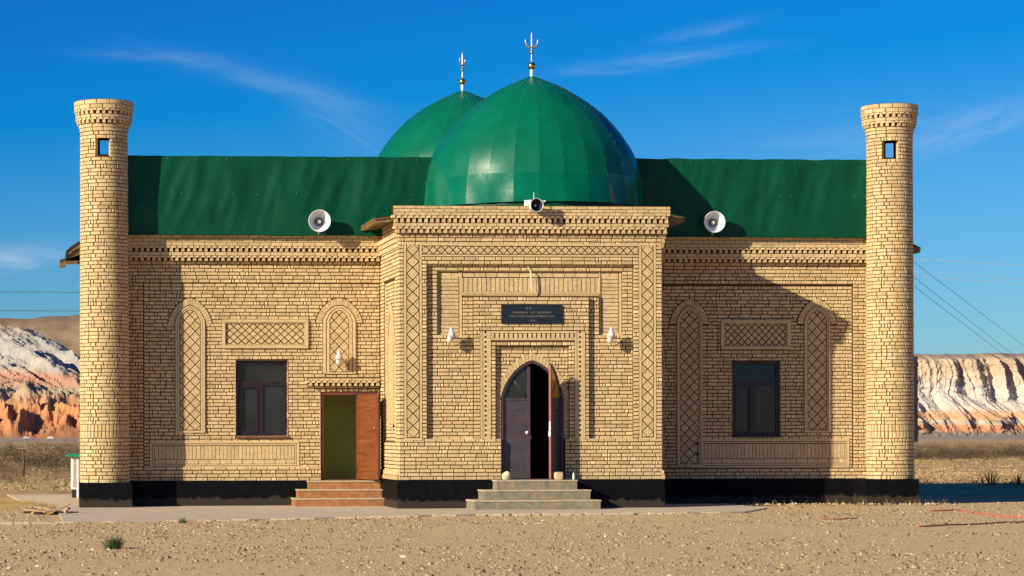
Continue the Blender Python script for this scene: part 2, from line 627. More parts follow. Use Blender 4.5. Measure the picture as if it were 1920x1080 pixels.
def niche(P, uc, ho, hi, vbo, vbi, vs, vao, vai, nv, parent, name='arched_niche'):
    mb = MB()
    outer = arch_path(uc, ho, vbo, vs, vao)
    inner = arch_path(uc, hi, vbi, vs, vai)
    mid_o = [((a[0] * .55 + b[0] * .45), (a[1] * .55 + b[1] * .45)) for a, b in zip(outer, inner)]
    mid_i = [((a[0] * .45 + b[0] * .55), (a[1] * .45 + b[1] * .55)) for a, b in zip(outer, inner)]
    path_band(mb, P, outer, mid_o, -0.02, 0.035)
    path_band(mb, P, mid_i, inner, -0.02, 0.024)
    path_band(mb, P, mid_o, mid_i, -0.02, 0.010, 1)
    mb.pbox(P, uc - ho, uc + ho, vbo, vbi, -0.02, 0.03, 2)
    # base of the lattice
    mb.face([P(x, y, -0.006) for x, y in inner[::-1]], 1)
    cl = [(uc - hi + .006, vbi + .006)] + [(uc + hi - .006, vbi + .006)] + [(uc + (x - uc) * .97, y - .006) for x, y in inner[::-1][1:-1]]
    lattice(mb, P, uc - hi, uc + hi, vbi, vai, 2, nv, -0.006, 0.017, 0.018, cl)
    # ring of voussoirs from a little below the spring line up
    ro = arch_path(uc, ho + 0.155, vs - .05, vs, vao + 0.165)
    ri = arch_path(uc, ho + 0.02, vs - .05, vs, vao + 0.02)
    voussoirs(mb, P, ri, ro, -0.02, 0.018)
    path_band(mb, P, [(uc + (x - uc) * 1.03, y + .012) for x, y in ro], ri, -0.02, 0.002, 1)
    mb.build(name, BM, parent)
    return arch_hole(uc, ho + 0.165, vs - .06, vs, vao + 0.175), (uc - ho, uc + ho, vbo, vs)


def soldier_panel(P, u0, u1, v0, v1, parent):
    mb = MB()
    rect_frame(mb, P, u0, u1, v0, v1, 0.05, -0.02, 0.012)
    rect_frame(mb, P, u0 + .062, u1 - .062, v0 + .062, v1 - .062, 0.03, -0.02, 0.004)
    mb.face([P(u0, v0, -.014), P(u1, v0, -.014), P(u1, v1, -.014), P(u0, v1, -.014)], 1)
    a, b, c, d = u0 + .10, u1 - .10, v0 + .10, v1 - .10
    h = d - c
    lay(mb, P, a, b, c, c + h * .26, ch=h * .26, n=-.004, depth=.02, mat=2, closers=False)
    lay(mb, P, a, b, c + h * .26, d - h * .0, ch=h * .74, L=.085, j=.010, n=0.0, depth=.02, mat=2, closers=False, bond=False)
    mb.build('brick_panel', BM, parent)


def lattice_panel(P, u0, u1, v0, v1, nu, nv, parent):
    mb = MB()
    rect_frame(mb, P, u0, u1, v0, v1, 0.06, -0.02, 0.045)
    rect_frame(mb, P, u0 + .062, u1 - .062, v0 + .062, v1 - .062, 0.022, -0.02, 0.028)
    mb.face([P(u0, v0, -.010), P(u1, v0, -.010), P(u1, v1, -.010), P(u0, v1, -.010)], 1)
    lattice(mb, P, u0 + .085, u1 - .085, v0 + .085, v1 - .085, nu, nv, -0.010, 0.018, 0.016, nest=False)
    mb.build('lattice_panel', BM, parent)


def cornice(P, u0, u1, vt, v1, v2, v3, v4, parent, e0=0, e1=0, steps=(0.17, 0.13, 0.09, 0.05), pitch=0.128, name='cornice'):
    """vt top, v1 top of dentil row 1, v2 its bottom, v3 bottom of the course between, v4 bottom of dentil row 2.
    e0,e1 = 1 where the end is free (profile returns)"""
    mb = MB()
    s0, s1, s2, s3 = steps
    def ext(s): return u0 - s * e0, u1 + s * e1
    # solid cores
    for (c, d, s) in ((v1, vt, s0 - .012), (v2, v1, s2 - .035), (v3, v2, s1 - .012), (v4, v3, s3 - .06)):
        a, b = ext(s)
        k = max(1, math.ceil((b - a) / 0.12)) if P.__name__ == 'cyl' else 1
        for i in range(k):
            mb.pbox(P, a + (b - a) * i / k, a + (b - a) * (i + 1) / k, c, d, -.05, s, 1)
    a, b = ext(s0)
    if e0: a += 0.006
    lay(mb, P, a, b, v1, vt, n=s0, depth=.12, closers=False)
    a, b = ext(s1)
    lay(mb, P, a, b, v3, v2, ch=v2 - v3, n=s1, depth=.12, closers=False)
    for (c, d, s) in ((v2, v1, s0 - .012), (v4, v3, s1 - .012)):
        a, b = ext(s)
        k = round((b - a) / pitch)
        w = (b - a) / k
        hh = d - c
        for i in range(k):
            uu = a + i * w + rng.uniform(-.006, .006)
            # a wedge tooth (wider at the foot) and the nose of a header between two teeth
            n1 = s - .012 + rng.uniform(-.006, .004)
            uc, wt, wb = uu + w * .52, w * .15, w * .30
            mb.hexa([P(uc - wb, c + .003, -.02), P(uc + wb, c + .003, -.02), P(uc + wt, d - .006, -.02), P(uc - wt, d - .006, -.02),
                     P(uc - wb, c + .003, n1 - .006), P(uc + wb, c + .003, n1 - .006), P(uc + wt, d - .006, n1 + .006), P(uc - wt, d - .006, n1 + .006)], 0, False)
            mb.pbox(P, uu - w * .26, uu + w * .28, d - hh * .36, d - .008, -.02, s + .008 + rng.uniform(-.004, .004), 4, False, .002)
    o = mb.build(name, BM, parent)
    return o


# ------------------------------------------------------------------ THE MOSQUE
mosque = empty('mosque')
tag(mosque, 'buff brick mosque with twin green domes, arched porch and two round minarets', 'mosque')

WY = 2.7
def xw(px, py=650): return at(px, py, WY).x
def zw(py, px=480): return at(px, py, WY).z
def xp(px, py=650): return at(px, py, 0).x
def zp(py, px=995): return at(px, py, 0).z

PL = zw(901)            # top of plinth
PW = planeP(WY)
XL, XR = xw(196), xw(1668)          # facade corners behind the minarets
PXL, PXR = xp(748), xp(1242)        # porch sides
Z_EAVE, Z_RIDGE = zw(441), at(500, 293, WY - .25).z
ZC1, ZC2, ZC3, ZC4 = zw(462), zw(473), zw(480), zw(490)

# ---- left and right wing walls
def wing(side):
    L = side == 'left'
    px_a, px_b = (196, 711) if L else (1236, 1668)
    ref = 480 if L else 1430
    dz = 0.0
    def Z(py): return at(ref, py, WY).z
    a = XL if L else PXR
    b = PXL if L else XR
    mb = MB()
    arcs, rects, holes = [], [], []
    if L:
        win = (xw(443), xw(539), Z(818), Z(676))
        door = (xw(602), xw(709), PL - 0.002, Z(735))
        fr = (xw(269), b + .2, Z(877), Z(529))
        lp = (xw(417), xw(578), Z(653), Z(599))
        sp = (xw(281), xw(561), Z(878), Z(827))
        nich = [(xw(356.5), xw(384) - xw(356.5), xw(376.5) - xw(356.5), Z(811), Z(807), Z(603), Z(573), Z(580), 11),
                (xw(636.5), xw(667) - xw(636.5), xw(655) - xw(636.5), Z(701), Z(698), Z(601), Z(573), Z(581), 6)]
        holes = [win, door]
    else:
        win = (xw(1374), xw(1464), Z(817), Z(677))
        fr = (a - .2, xw(1600), Z(877), Z(534))
        lp = (xw(1352), xw(1482), Z(655), Z(600))
        sp = (xw(1306), xw(1593), Z(877), Z(823))
        nich = [(xw(1293.5), xw(1317) - xw(1293.5), xw(1312) - xw(1293.5), Z(874), Z(870), Z(603), Z(574), Z(581), 15),
                (xw(1533), xw(1557) - xw(1533), xw(1551.5) - xw(1533), Z(811), Z(807), Z(603), Z(574), Z(581), 11)]
        holes = [win]
    wall = MB()
    RD = 0.04
    frc = (max(fr[0], a), min(fr[1], b), fr[2], fr[3])
    wallo = bpy.data.objects.new('wall_placeholder', None)
    P1 = PW
    P2 = planeP(WY + RD)
    # outside the shallow recess
    lay(wall, P1, a, b, PL, Z_EAVE - .01, holes=[frc] + holes, n=0, depth=.06)
    backing(wall, P1, a, b, PL, Z_EAVE, holes=[frc] + [(h_[0], h_[1], PL, frc[2]) for h_ in holes if h_[2] < frc[2]], rev=RD + .01)
    # inside
    decor = [lp, sp]
    arcf = []
    kids = []
    tmp = empty('tmp')
    for q in nich:
        ah, rc = niche(P2, *q, parent=tmp)
        arcf.append(ah); decor.append(rc)
    lattice_panel(P2, *lp, 10 if L else 9, 3, tmp)
    soldier_panel(P2, *sp, tmp)
    lay(wall, P2, frc[0] + (.008 if L else 0), frc[1] - (0 if L else .008), frc[2], frc[3] - .016, holes=holes + decor, arcs=arcf, n=0, depth=.06)
    backing(wall, P2, frc[0], frc[1], frc[2], frc[3], holes=holes, rev=.0)
    # window / door reveals in brick
    for (u0, u1, v0, v1) in holes:
        Pl = lambda u, v, n: (u0 + n, WY + RD + u, v)
        Pr = lambda u, v, n: (u1 - n, WY + RD + .25 - u, v)
        Pt = lambda u, v, n: (v, WY + RD + u, v1 - n)
        lay(wall, Pl, 0.0, .25, v0, v1, closers=False, n=-.001, depth=.03)
        lay(wall, Pr, 0.0, .25, v0, v1, closers=False, n=-.001, depth=.03)
        wall.face([(u0 - .012, WY + RD - .01, v0), (u0 - .012, WY + RD - .01, v1), (u0 - .012, WY + .3, v1), (u0 - .012, WY + .3, v0)], 1)
        wall.face([(u1 + .012, WY + RD - .01, v0), (u1 + .012, WY + RD - .01, v1), (u1 + .012, WY + .3, v1), (u1 + .012, WY + .3, v0)], 1)
        wall.box(u0, u1, WY + RD, WY + .28, v1, v1 + .02, 1)
    wo = wall.build('wall', BM, mosque)
    tag(wo, 'left wing wall of buff brick with carved niches' if L else 'right wing wall of buff brick lying partly in the porch shadow')
    for o in list(tmp.children): o.parent = wo
    bpy.data.objects.remove(tmp)
    bpy.data.objects.remove(wallo)
    cornice(PW, a, b, Z_EAVE, ZC1, ZC2, ZC3, ZC4, wo, steps=(.20, .16, .11, .07))
    # plinth tiles
    pb = MB()
    pu0, pu1 = (a, xw(579)) if L else (a, b)
    segs = [(a, b)]
    for (s0, s1) in segs:
        pb.box(s0, s1, WY - .075, WY + .1, -.1, PL - .004, 0)
        lay(pb, planeP(WY - .08), s0, s1, 0.0, PL, ch=PL / 2, L=.6, j=.004, n=0.008, depth=.02, closers=False, jit=.001)
    pb.build('plinth', M_PLINTH, mosque)
    # window
    u0, u1, v0, v1 = win
    yb = WY + .15
    fm = MB()
    w = .075
    fm.box(u0, u1, yb - .03, yb + .05, v1 - w, v1); fm.box(u0, u1, yb - .03, yb + .05, v0, v0 + w)
    fm.box(u0, u0 + w, yb - .03, yb + .05, v0 + w, v1 - w); fm.box(u1 - w, u1, yb - .03, yb + .05, v0 + w, v1 - w)
    zt = Z(719); xm = xw(489) if L else xw(1415)
    fm.box(u0 + w, u1 - w, yb - .028, yb + .05, zt - .045, zt + .045)
    fm.box(xm - .05, xm + .05, yb - .028, yb + .05, v0 + w, zt - .045)
    for (c0, c1) in ((u0 + w, xm - .05),):   # opening casement
        cw = .045
        fm.box(c0, c1, yb - .045, yb + .01, zt - .045 - cw, zt - .045); fm.box(c0, c1, yb - .045, yb + .01, v0 + w, v0 + w + cw)
        fm.box(c0, c0 + cw, yb - .045, yb + .01, v0 + w + cw, zt - .045 - cw); fm.box(c1 - cw, c1, yb - .045, yb + .01, v0 + w + cw, zt - .045 - cw)
    wn = fm.build('window', M_WOODFRAME, mosque)
    pn = MB()
    for (c0, c1, d0, d1) in ((u0 + w, u1 - w, zt + .045, v1 - w), (u0 + w, xm - .05, v0 + w, zt - .045), (xm + .05, u1 - w, v0 + w, zt - .045)):
        tl = rng.uniform(-.006, .006)
        pn.hexa([(c0, yb + .03, d0), (c1, yb + .03, d0), (c1, yb + .03, d1), (c0, yb + .03, d1),
                 (c0, yb + .012 + tl, d0), (c1, yb + .012, d0), (c1, yb + .012 - tl, d1), (c0, yb + .012, d1)])
        o = pn.build('pane', M_GLASS, wn); pn = MB()
    sl = MB(); sl.box(u0 - .02, u1 + .02, WY - .02, WY + .13, v0 - .035, v0)
    sl.build('sill', M_DOORWOODD if L else M_WOODFRAME, wn)
    bk = MB(); bk.box(u0 - .1, u1 + .1, WY + .32, WY + .36, v0 - .1, v1 + .1)
    return wo, win


wl, winL = wing('left')
wr, winR = wing('right')

# ---- side and back walls of the hall, flat roof
YB = 15.0
for nm, X, sgn in (('left', XL, -1), ('right', XR, 1)):
    mb = MB()
    if sgn < 0: Ps = lambda u, v, n: (XL - n, YB - u, v)
    else: Ps = lambda u, v, n: (XR + n, WY + u, v)
    lay(mb, Ps, 0, YB - WY, PL, Z_EAVE, n=0)
    backing(mb, Ps, 0, YB - WY, PL, Z_EAVE)
    mb.pbox(Ps, 0, YB - WY, -.1, PL, -.2, .06, 1)
    o = mb.build('wall', BM, mosque); tag(o, f'plain {nm} side wall of buff brick')
mb = MB()
Pb = lambda u, v, n: (XR - u, YB + n, v)
lay(mb, Pb, 0, XR - XL, PL, Z_EAVE, n=0, L=.5); backing(mb, Pb, 0, XR - XL, PL, Z_EAVE)
mb.pbox(Pb, 0, XR - XL, -.1, PL, -.2, .06, 1)
mb.build('wall', BM, mosque)

# ---- green sheet roof: crumpled front sheets
def roof_sheet(xa, xb, seed):
    mb = MB()
    nx, nz = int((xb - xa) / .07), 26
    z0, z1 = Z_EAVE - .015, Z_RIDGE
    base = len(mb.v)
    for k in range(nz + 1):
        t = k / nz
        for i in range(nx + 1):
            x = xa + (xb - xa) * i / nx; z = z0 + (z1 - z0) * t
            p = Vector((x * 1.35 - z * .30, z * .26 + x * .10, seed))
            d = 0.07 * mnoise.noise(p * 1.3) + .050 * (1 - abs(mnoise.noise(p * 1.9 + Vector((5, 1, 0))))) ** 3 + .020 * mnoise.noise(p * 3.6) + .006 * mnoise.noise(p * 9)
            d *= .68 * (.35 + .65 * min(1, 3 * t, 5 * (1 - t)))
            zz = z + (0.018 * mnoise.noise(Vector((x * 2.2, seed, 0))) if k in (0, nz) else 0)
            mb.v.append((x, WY - .30 + .05 * t - d, zz))
    for k in range(nz):
        for i in range(nx):
            a = base + k * (nx + 1) + i
            mb.f.append((a, a + 1, a + nx + 2, a + nx + 1)); mb.m.append(0); mb.sm.append(True)
    # hem along the bottom and flashing clips
    x = xa
    while x < xb - .05:
        l = rng.uniform(.8, 1.3); x2 = min(xb, x + l)
        mb.box(x, x2 - .01, WY - .345, WY - .10, z0 - .012 + rng.uniform(-.008, .006), z0 + .008, 0)
        x = x2
    # horizontal lap seam with rivets
    zs = z0 + (z1 - z0) * .52
    x = xa + .1
    while x < xb - .1:
        if rng.random() < .4: mb.lathe([(0.011, 0), (.0, .006)], (x, WY - .335, zs + rng.uniform(-.02, .02)), 5, 'y', 1)
        if rng.random() < .4: mb.lathe([(0.011, 0), (.0, .006)], (x + .1, WY - .31, z1 - .07), 5, 'y', 1)
        x += rng.uniform(.2, .3)
    if xb > 5:
        for k in range(6):
            za_, zb_ = z0 + (z1 - z0) * k / 6, z0 + (z1 - z0) * (k + 1) / 6
            w0, w1 = rng.uniform(.05, .10), rng.uniform(.05, .10)
            mb.raw([(xb - w0, WY - .29, za_), (xb, WY - .40, za_), (xb, WY - .40, zb_), (xb - w1, WY - .29, zb_), (xb, WY - .2, za_), (xb, WY - .2, zb_)], [(0, 1, 2, 3), (1, 4, 5, 2)], 0)
    o = mb.build('roof', [M_ROOF, M_RIVET], mosque)
    return o
xm_r = xp(995)
roof_sheet(XL + .45, xm_r, 2.0)
roof_sheet(xm_r + .005, XR - .46, 7.0)
mb = MB()
mb.box(XL, XR, WY - .18, YB + .2, Z_RIDGE - .16, Z_RIDGE - .06)
mb.box(XL, XL + .06, WY - .2, YB, Z_EAVE, Z_RIDGE - .165); mb.box(XR - .06, XR, WY - .2, YB, Z_EAVE, Z_RIDGE - .165)
mb.box(XL, XR, YB - .06, YB, Z_EAVE, Z_RIDGE - .165)
o = mb.build('roof', M_ROOF, mosque); tag(o, 'flat green sheet roof over the hall')

# ---- side eaves (curved boarded overhangs)
def eave(prof, y0, y1, mirror=False):
    mb = MB()
    N = len(prof)
    K = 14
    for k in range(K):
        ya, yb = y0 + (y1 - y0) * k / K, y0 + (y1 - y0) * (k + 1) / K - .012
        for i in range(N - 1):
            (xa, za), (xb, zb) = prof[i], prof[i + 1]
            j = rng.uniform(0, .012)
            pts = [(xa, yb, za - .03 - j), (xb, yb, zb - .03 - j), (xb, yb, zb), (xa, yb, za),
                   (xa, ya, za - .03 - j), (xb, ya, zb - .03 - j), (xb, ya, zb), (xa, ya, za)]
            mb.hexa(pts, 0)
    for i in range(N - 1):
        (xa, za), (xb, zb) = prof[i], prof[i + 1]
        mb.hexa([(xa, y1, za + .004), (xb, y1, zb + .004), (xb, y1, zb + .02), (xa, y1, za + .02),
                 (xa, y0 - .02, za + .004), (xb, y0 - .02, zb + .004), (xb, y0 - .02, zb + .02), (xa, y0 - .02, za + .02)], 1)
    for t in np.linspace(0.02, .98, 9):    # rafters
        yy = y0 + (y1 - y0) * t
        for i in range(N - 1):
            (xa, za), (xb, zb) = prof[i], prof[i + 1]
            mb.hexa([(xa, yy + .05, za - .13), (xb, yy + .05, zb - .10), (xb, yy + .05, zb - .045), (xa, yy + .05, za - .045),
                     (xa, yy, za - .13), (xb, yy, zb - .10), (xb, yy, zb - .045), (xa, yy, za - .045)], 0)
    return mb.build('eave', [M_PLANK, M_ROOF], mosque)


pa, pb_ = at(112, 489, 3.6), at(124, 472, 3.6)
pc, pd_ = at(134, 463, 3.6), at(150, 453, 3.6)
eave([(XL + .1, pd_.z + .25), (pd_.x, pd_.z), (pc.x, pc.z), (pb_.x, pb_.z), (pb_.x - .01, pa.z + .04), (pa.x, pa.z)], 3.6, 4.5)
mb = MB()
for k in range(4):
    ya_ = 3.62 + k * .22
    mb.box(pa.x + .02, XL + .02, ya_, ya_ + .21, pa.z - .02, pa.z + .0)
def endpoly(off, y0_, y1_):
    pl_ = [(pa.x + .10, pa.z), (XL, pa.z), (XL, pd_.z + .12 - off), (pd_.x, pd_.z - .035 - off), (pc.x + off * .6, pc.z - .035 - off), (pb_.x + .02 + off, pb_.z - .03 - off)]
    n_ = len(pl_)
    mb.raw([(x, y0_, z) for x, z in pl_] + [(x, y1_, z) for x, z in pl_], [tuple(range(n_)), tuple(range(2 * n_ - 1, n_ - 1, -1))] + [(i, i + n_, (i + 1) % n_ + n_, (i + 1) % n_) for i in range(n_)])
endpoly(.0, 3.70, 3.74)
for k in range(3): endpoly(.075 + .085 * k, 3.675 - .02 * k, 3.695 - .02 * k)
mb.build('soffit', M_PLANK, mosque)
qa, qb = at(1726, 466, 3.6), at(1712, 459, 3.6)
eave([(XR - .1, qb.z + .12), (qb.x, qb.z), (qa.x, qa.z)], 3.6, 4.8)

# ---- shutter standing open on the right side wall
mb = MB()
sa, sb = at(1713, 668, 8.0), at(1721, 829, 8.0)
mb.box(XR + .0, sb.x, 8.0, 8.05, sb.z, sa.z)
for k in range(5):
    z = sb.z + (sa.z - sb.z) * (k + .5) / 5
    mb.box(XR, sb.x + .01, 7.97, 7.998, z - .05, z + .05)
mb.build('window_shutter', M_OLDWOOD, mosque)

# ------------------------------------------------------------------ porch
Z_PT = zp(387)
PP = planeP(0.0)
PC1, PC2, PC3, PC4 = zp(405), zp(419), zp(425.5), zp(438)
PLp = zp(899)
r1 = (xp(801), xp(1189), zp(823), zp(493))
blk = (xp(889), xp(1105), zp(823), zp(556))
r3 = (xp(930), xp(1067), zp(823), zp(648))
band_o = (xp(758), xp(1230), zp(825), zp(457))
band_i = (xp(791), xp(1199), zp(825), zp(481))
dots_o = (xp(901), xp(1097), zp(823), zp(621))
dots_i = (xp(920), xp(1078), zp(823), zp(638))
ub_o = (xp(822), xp(1169), zp(628), zp(505))
ub_i = (xp(869), xp(1126), zp(628.5), zp(554))
dcx, dhw = xp(999.5), (xp(1058.5) - xp(940)) / 2
dspr, dapx = zp(744), zp(675)
R1, R2, R3 = 0.09, 0.165, 0.09
P_r1, P_r2, P_r3 = planeP(R1), planeP(R2), planeP(R3)

wall = MB()
dh = (dcx - dhw, dcx + dhw, PLp - .01, r3[2] + .012)
bands = [(band_o[0], band_i[0], band_o[2], band_o[3]), (band_i[1], band_o[1], band_o[2], band_o[3]), (band_i[0], band_i[1], band_i[3], band_o[3])]
lay(wall, PP, PXL, PXR, PLp, Z_PT - .02, holes=[r1, dh] + bands, depth=.13)
backing(wall, PP, PXL, PXR, PLp, Z_PT, holes=[r1, (dcx - dhw, dcx + dhw, PLp, r3[2])], rev=.0)
# reveals of recess 1
e = .010
for (xx,) in ((r1[0] - e,), (r1[1] + e,)):
    wall.face([(xx, .01, r1[2]), (xx, .01, r1[3] + e), (xx, R1 + .02, r1[3] + e), (xx, R1 + .02, r1[2])], 1)
wall.face([(r1[0], .01, r1[3] + e), (r1[1], .01, r1[3] + e), (r1[1], R1 + .02, r1[3] + e), (r1[0], R1 + .02, r1[3] + e)], 1)
for (xa_, xb_) in ((r1[0], dcx - dhw - .005), (dcx + dhw + .005, r1[1])):
    wall.face([(xa_, .01, r1[2] - .003), (xb_, .01, r1[2] - .003), (xb_, R1 + .02, r1[2] - .003), (xa_, R1 + .02, r1[2] - .003)], 0)
# recess 1
u_holes = [(ub_o[0], ub_i[0], ub_o[2], ub_o[3]), (ub_i[1], ub_o[1], ub_o[2], ub_o[3]), (ub_i[0], ub_i[1], ub_i[3], ub_o[3])]
lay(wall, P_r1, r1[0], r1[1], r1[2], r1[3], holes=[blk] + u_holes, depth=.07)
backing(wall, P_r1, r1[0] - .02, r1[1] + .02, r1[2], r1[3] + .02, holes=[blk] + u_holes, rev=0)
# U-shaped panel deeper
for (a, b, c, d) in u_holes:
    wall.face([P_r2(a - .02, c - .02, -.012), P_r2(b + .02, c - .02, -.012), P_r2(b + .02, d + .02, -.012), P_r2(a - .02, d + .02, -.012)], 1)
for hx in (ub_o[0] - .009, ub_o[1] + .009, ub_i[0] + .009, ub_i[1] - .009):
    wall.face([(hx, R1 + .011, ub_o[2]), (hx, R1 + .011, ub_o[3] if hx in (ub_o[0] - .009, ub_o[1] + .009) else ub_i[3]),
               (hx, R2 + .02, ub_o[3] if hx in (ub_o[0] - .009, ub_o[1] + .009) else ub_i[3]), (hx, R2 + .02, ub_o[2])], 1)
# central block
lay(wall, PP, blk[0], blk[1], blk[2], blk[3], holes=[r3, (dots_o[0], dots_i[0], dots_o[2], dots_o[3]), (dots_i[1], dots_o[1], dots_o[2], dots_o[3]), (dots_i[0], dots_i[1], dots_i[3], dots_o[3])], depth=.13)
backing(wall, PP, blk[0], blk[1], blk[2], blk[3], holes=[r3], rev=0)
for xx in (blk[0] + .010, blk[1] - .010):
    wall.face([(xx, .01, blk[2]), (xx, .01, blk[3] - .01), (xx, R1 + .02, blk[3] - .01), (xx, R1 + .02, blk[2])], 1)
wall.face([(blk[0], .005, blk[3] - .012), (blk[1], .005, blk[3] - .012), (blk[1], R1 + .02, blk[3] - .012), (blk[0], R1 + .02, blk[3] - .012)], 0)
# recess 3 with the arched doorway
for xx in (r3[0] - e, r3[1] + e):
    wall.face([(xx, .01, r3[2]), (xx, .01, r3[3] + e), (xx, R3 + .02, r3[3] + e), (xx, R3 + .02, r3[2])], 1)
wall.face([(r3[0], .01, r3[3] + e), (r3[1], .01, r3[3] + e), (r3[1], R3 + .02, r3[3] + e), (r3[0], R3 + .02, r3[3] + e)], 1)
lay(wall, P_r3, r3[0], r3[1], r3[2], r3[3], arcs=[arch_hole(dcx, dhw + .12, 0, dspr, dapx + .13)], depth=.07)
half = arch_half(dhw, dapx - dspr)
zs = np.linspace(r3[2], dapx, 24)
for a, b in zip(zs[:-1], zs[1:]):
    for s in (-1, 1):
        wa, wb = half(a - dspr), half(b - dspr)
        xe = r3[0] - .02 if s < 0 else r3[1] + .02
        wall.face([P_r3(dcx + s * wa, a, -.012), P_r3(xe, a, -.012), P_r3(xe, b, -.012), P_r3(dcx + s * wb, b, -.012)], 1)
wall.face([P_r3(r3[0] - .02, dapx, -.012), P_r3(r3[1] + .02, dapx, -.012), P_r3(r3[1] + .02, r3[3] + .02, -.012), P_r3(r3[0] - .02, r3[3] + .02, -.012)], 1)
voussoirs(wall, P_r3, arch_path(dcx, dhw, r3[2], dspr, dapx), arch_path(dcx, dhw + .135, r3[2], dspr, dapx + .15), -.05, .012, .085)
# soffit of the arch and door jambs below
ap = arch_path(dcx, dhw + .002, PLp, dspr, dapx + .002)
for a, b in zip(ap[:-1], ap[1:]):
    wall.face([(a[0], R3 - .01, a[1]), (b[0], R3 - .01, b[1]), (b[0], R3 + .4, b[1]), (a[0], R3 + .4, a[1])], 1)
for s in (-1, 1):
    xx = dcx + s * (dhw + .008)
    wall.face([(xx, .005, PLp), (xx, .005, r3[2]), (xx, R3 + .02, r3[2]), (xx, R3 + .02, PLp)], 1)
porch = wall.build('porch', BM, mosque)

# decorated bands of the porch front
def vband(P, u0, u1, v0, v1, parent, horizontal=False, nt_=None):
    mb = MB()
    w = .045
    n0, n1 = -.02, .006
    if not horizontal:
        mb.pbox(P, u0, u0 + w, v0, v1, n0, n1, 2); mb.pbox(P, u1 - w, u1, v0, v1, n0, n1, 2)
        mb.pbox(P, u0 + w + .003, u1 - w - .003, v0, v0 + w, n0, n1, 2)
        a, b, c, d = u0 + w + .012, u1 - w - .012, v0 + w + .006, v1
        nu, nv = 1, max(1, round((d - c) / (b - a)))
    else:
        mb.pbox(P, u0, u1, v1 - w, v1, n0, n1, 2); mb.pbox(P, u0, u1, v0, v0 + w * .8, n0, n1, 2)
        a, b, c, d = u0, u1, v0 + w * .8 + .012, v1 - w - .012
        nv, nu = 1, max(1, round((b - a) / (d - c)))
    mb.face([P(u0, v0, -.012), P(u1, v0, -.012), P(u1, v1, -.012), P(u0, v1, -.012)], 1)
    lattice(mb, P, a, b, c, d, nu, nv, -.012, .018, .016)
    mb.build('carved_band', BM, parent)
vband(PP, band_o[0], band_i[0], band_o[2], band_o[3], porch)
vband(PP, band_i[1], band_o[1], band_o[2], band_o[3], porch)
vband(PP, band_i[0] + .003, band_i[1] - .003, band_i[3], band_o[3], porch, True)

# dotted band round the door
mb = MB()
def dotted(u0, u1, v0, v1, vert):
    mb.face([PP(u0, v0, -.012), PP(u1, v0, -.012), PP(u1, v1, -.012), PP(u0, v1, -.012)], 1)
    w = .04
    if vert:
        mb.pbox(PP, u0, u0 + w, v0, v1, -.02, .012, 2); mb.pbox(PP, u1 - w, u1, v0, v1, -.02, .012, 2)
        a, b = u0 + w + .004, u1 - w - .004
        k = round((v1 - v0) / .105); h = (v1 - v0) / k
        for i in range(k):
            mb.pbox(PP, a, b, v0 + i * h, v0 + (i + 1) * h - .045, -.02, .004, 2)
            uc = (a + b) / 2
            for (p, q) in ((a, uc - .022), (uc + .022, b)):
                mb.pbox(PP, p, q, v0 + (i + 1) * h - .044, v0 + (i + 1) * h - .001, -.02, .004, 2)
            mb.face([PP(uc - .022, v0 + (i + 1) * h - .045, -.010), PP(uc + .022, v0 + (i + 1) * h - .045, -.010), PP(uc + .022, v0 + (i + 1) * h, -.010), PP(uc - .022, v0 + (i + 1) * h, -.010)], 3)
    else:
        mb.pbox(PP, u0, u1, v1 - w, v1, -.02, .012, 2); mb.pbox(PP, u0, u1, v0, v0 + .02, -.02, .012, 2)
        c, d = v0 + .024, v1 - w - .004
        k = round((u1 - u0) / .098); h = (u1 - u0) / k
        for i in range(k):
            x = u0 + i * h
            mb.pbox(PP, x + .002, x + h - .030, c, d, -.02, .004, 2)
            mb.pbox(PP, x + h - .029, x + h - .001, c, c + .025, -.02, .004, 2)
            mb.face([PP(x + h - .03, c + .025, -.010), PP(x + h, c + .025, -.010), PP(x + h, d, -.010), PP(x + h - .03, d, -.010)], 3)
dotted(dots_o[0], dots_i[0], dots_o[2], dots_o[3], True)
dotted(dots_i[1], dots_o[1], dots_o[2], dots_o[3], True)
dotted(dots_i[0] + .003, dots_i[1] - .003, dots_i[3], dots_o[3], False)
mb.build('dotted_band', BM, porch)

# U-shaped panel
mb = MB()
w1, w2 = .055, .025
A, B = ub_o, ub_i
mb.pbox(P_r2, A[0] + .01, A[1] - .01, B[3] + .005, A[3] - .005, -.03, -.008, 1)
for (x0, x1) in ((A[0], B[0]), (B[1], A[1])):
    mb.pbox(P_r2, x0 + .004, x0 + .024, A[2], A[3], -.02, .026, 2); mb.pbox(P_r2, x0 + .034, x0 + w1, A[2], A[3] - .036, -.02, .012, 2)
    mb.pbox(P_r2, x1 - w1, x1 - .004, A[2], A[3] - (0 if x0 == B[1] else 0), -.02, .012, 2)
    mb.pbox(P_r2, x0 + w1 + .008, x1 - w1 - .008, A[2], A[2] + w1, -.02, .012, 2)
    lay(mb, P_r2, x0 + w1 + .012, x1 - w1 - .012, A[2] + w1 + .008, A[3] - w1 - .06, ch=.082, L=1.0, j=.013, n=.006, depth=.025, mat=2, closers=False, bond=False)
xa, xb = A[0] + w1 + .01, A[1] - w1 - .01
mb.pbox(P_r2, xa, xb, A[3] - w1, A[3] - .004, -.02, .012, 2)
lay(mb, P_r2, xa, xb, A[3] - w1 - .10, A[3] - w1 - .004, ch=.096, j=.014, n=.006, depth=.025, mat=2, closers=False)
lay(mb, P_r2, B[0] - .06, B[1] + .06, B[3] + .085, A[3] - w1 - .105, ch=1, L=.098, j=.016, n=.008, depth=.025, mat=2, closers=False, bond=False)
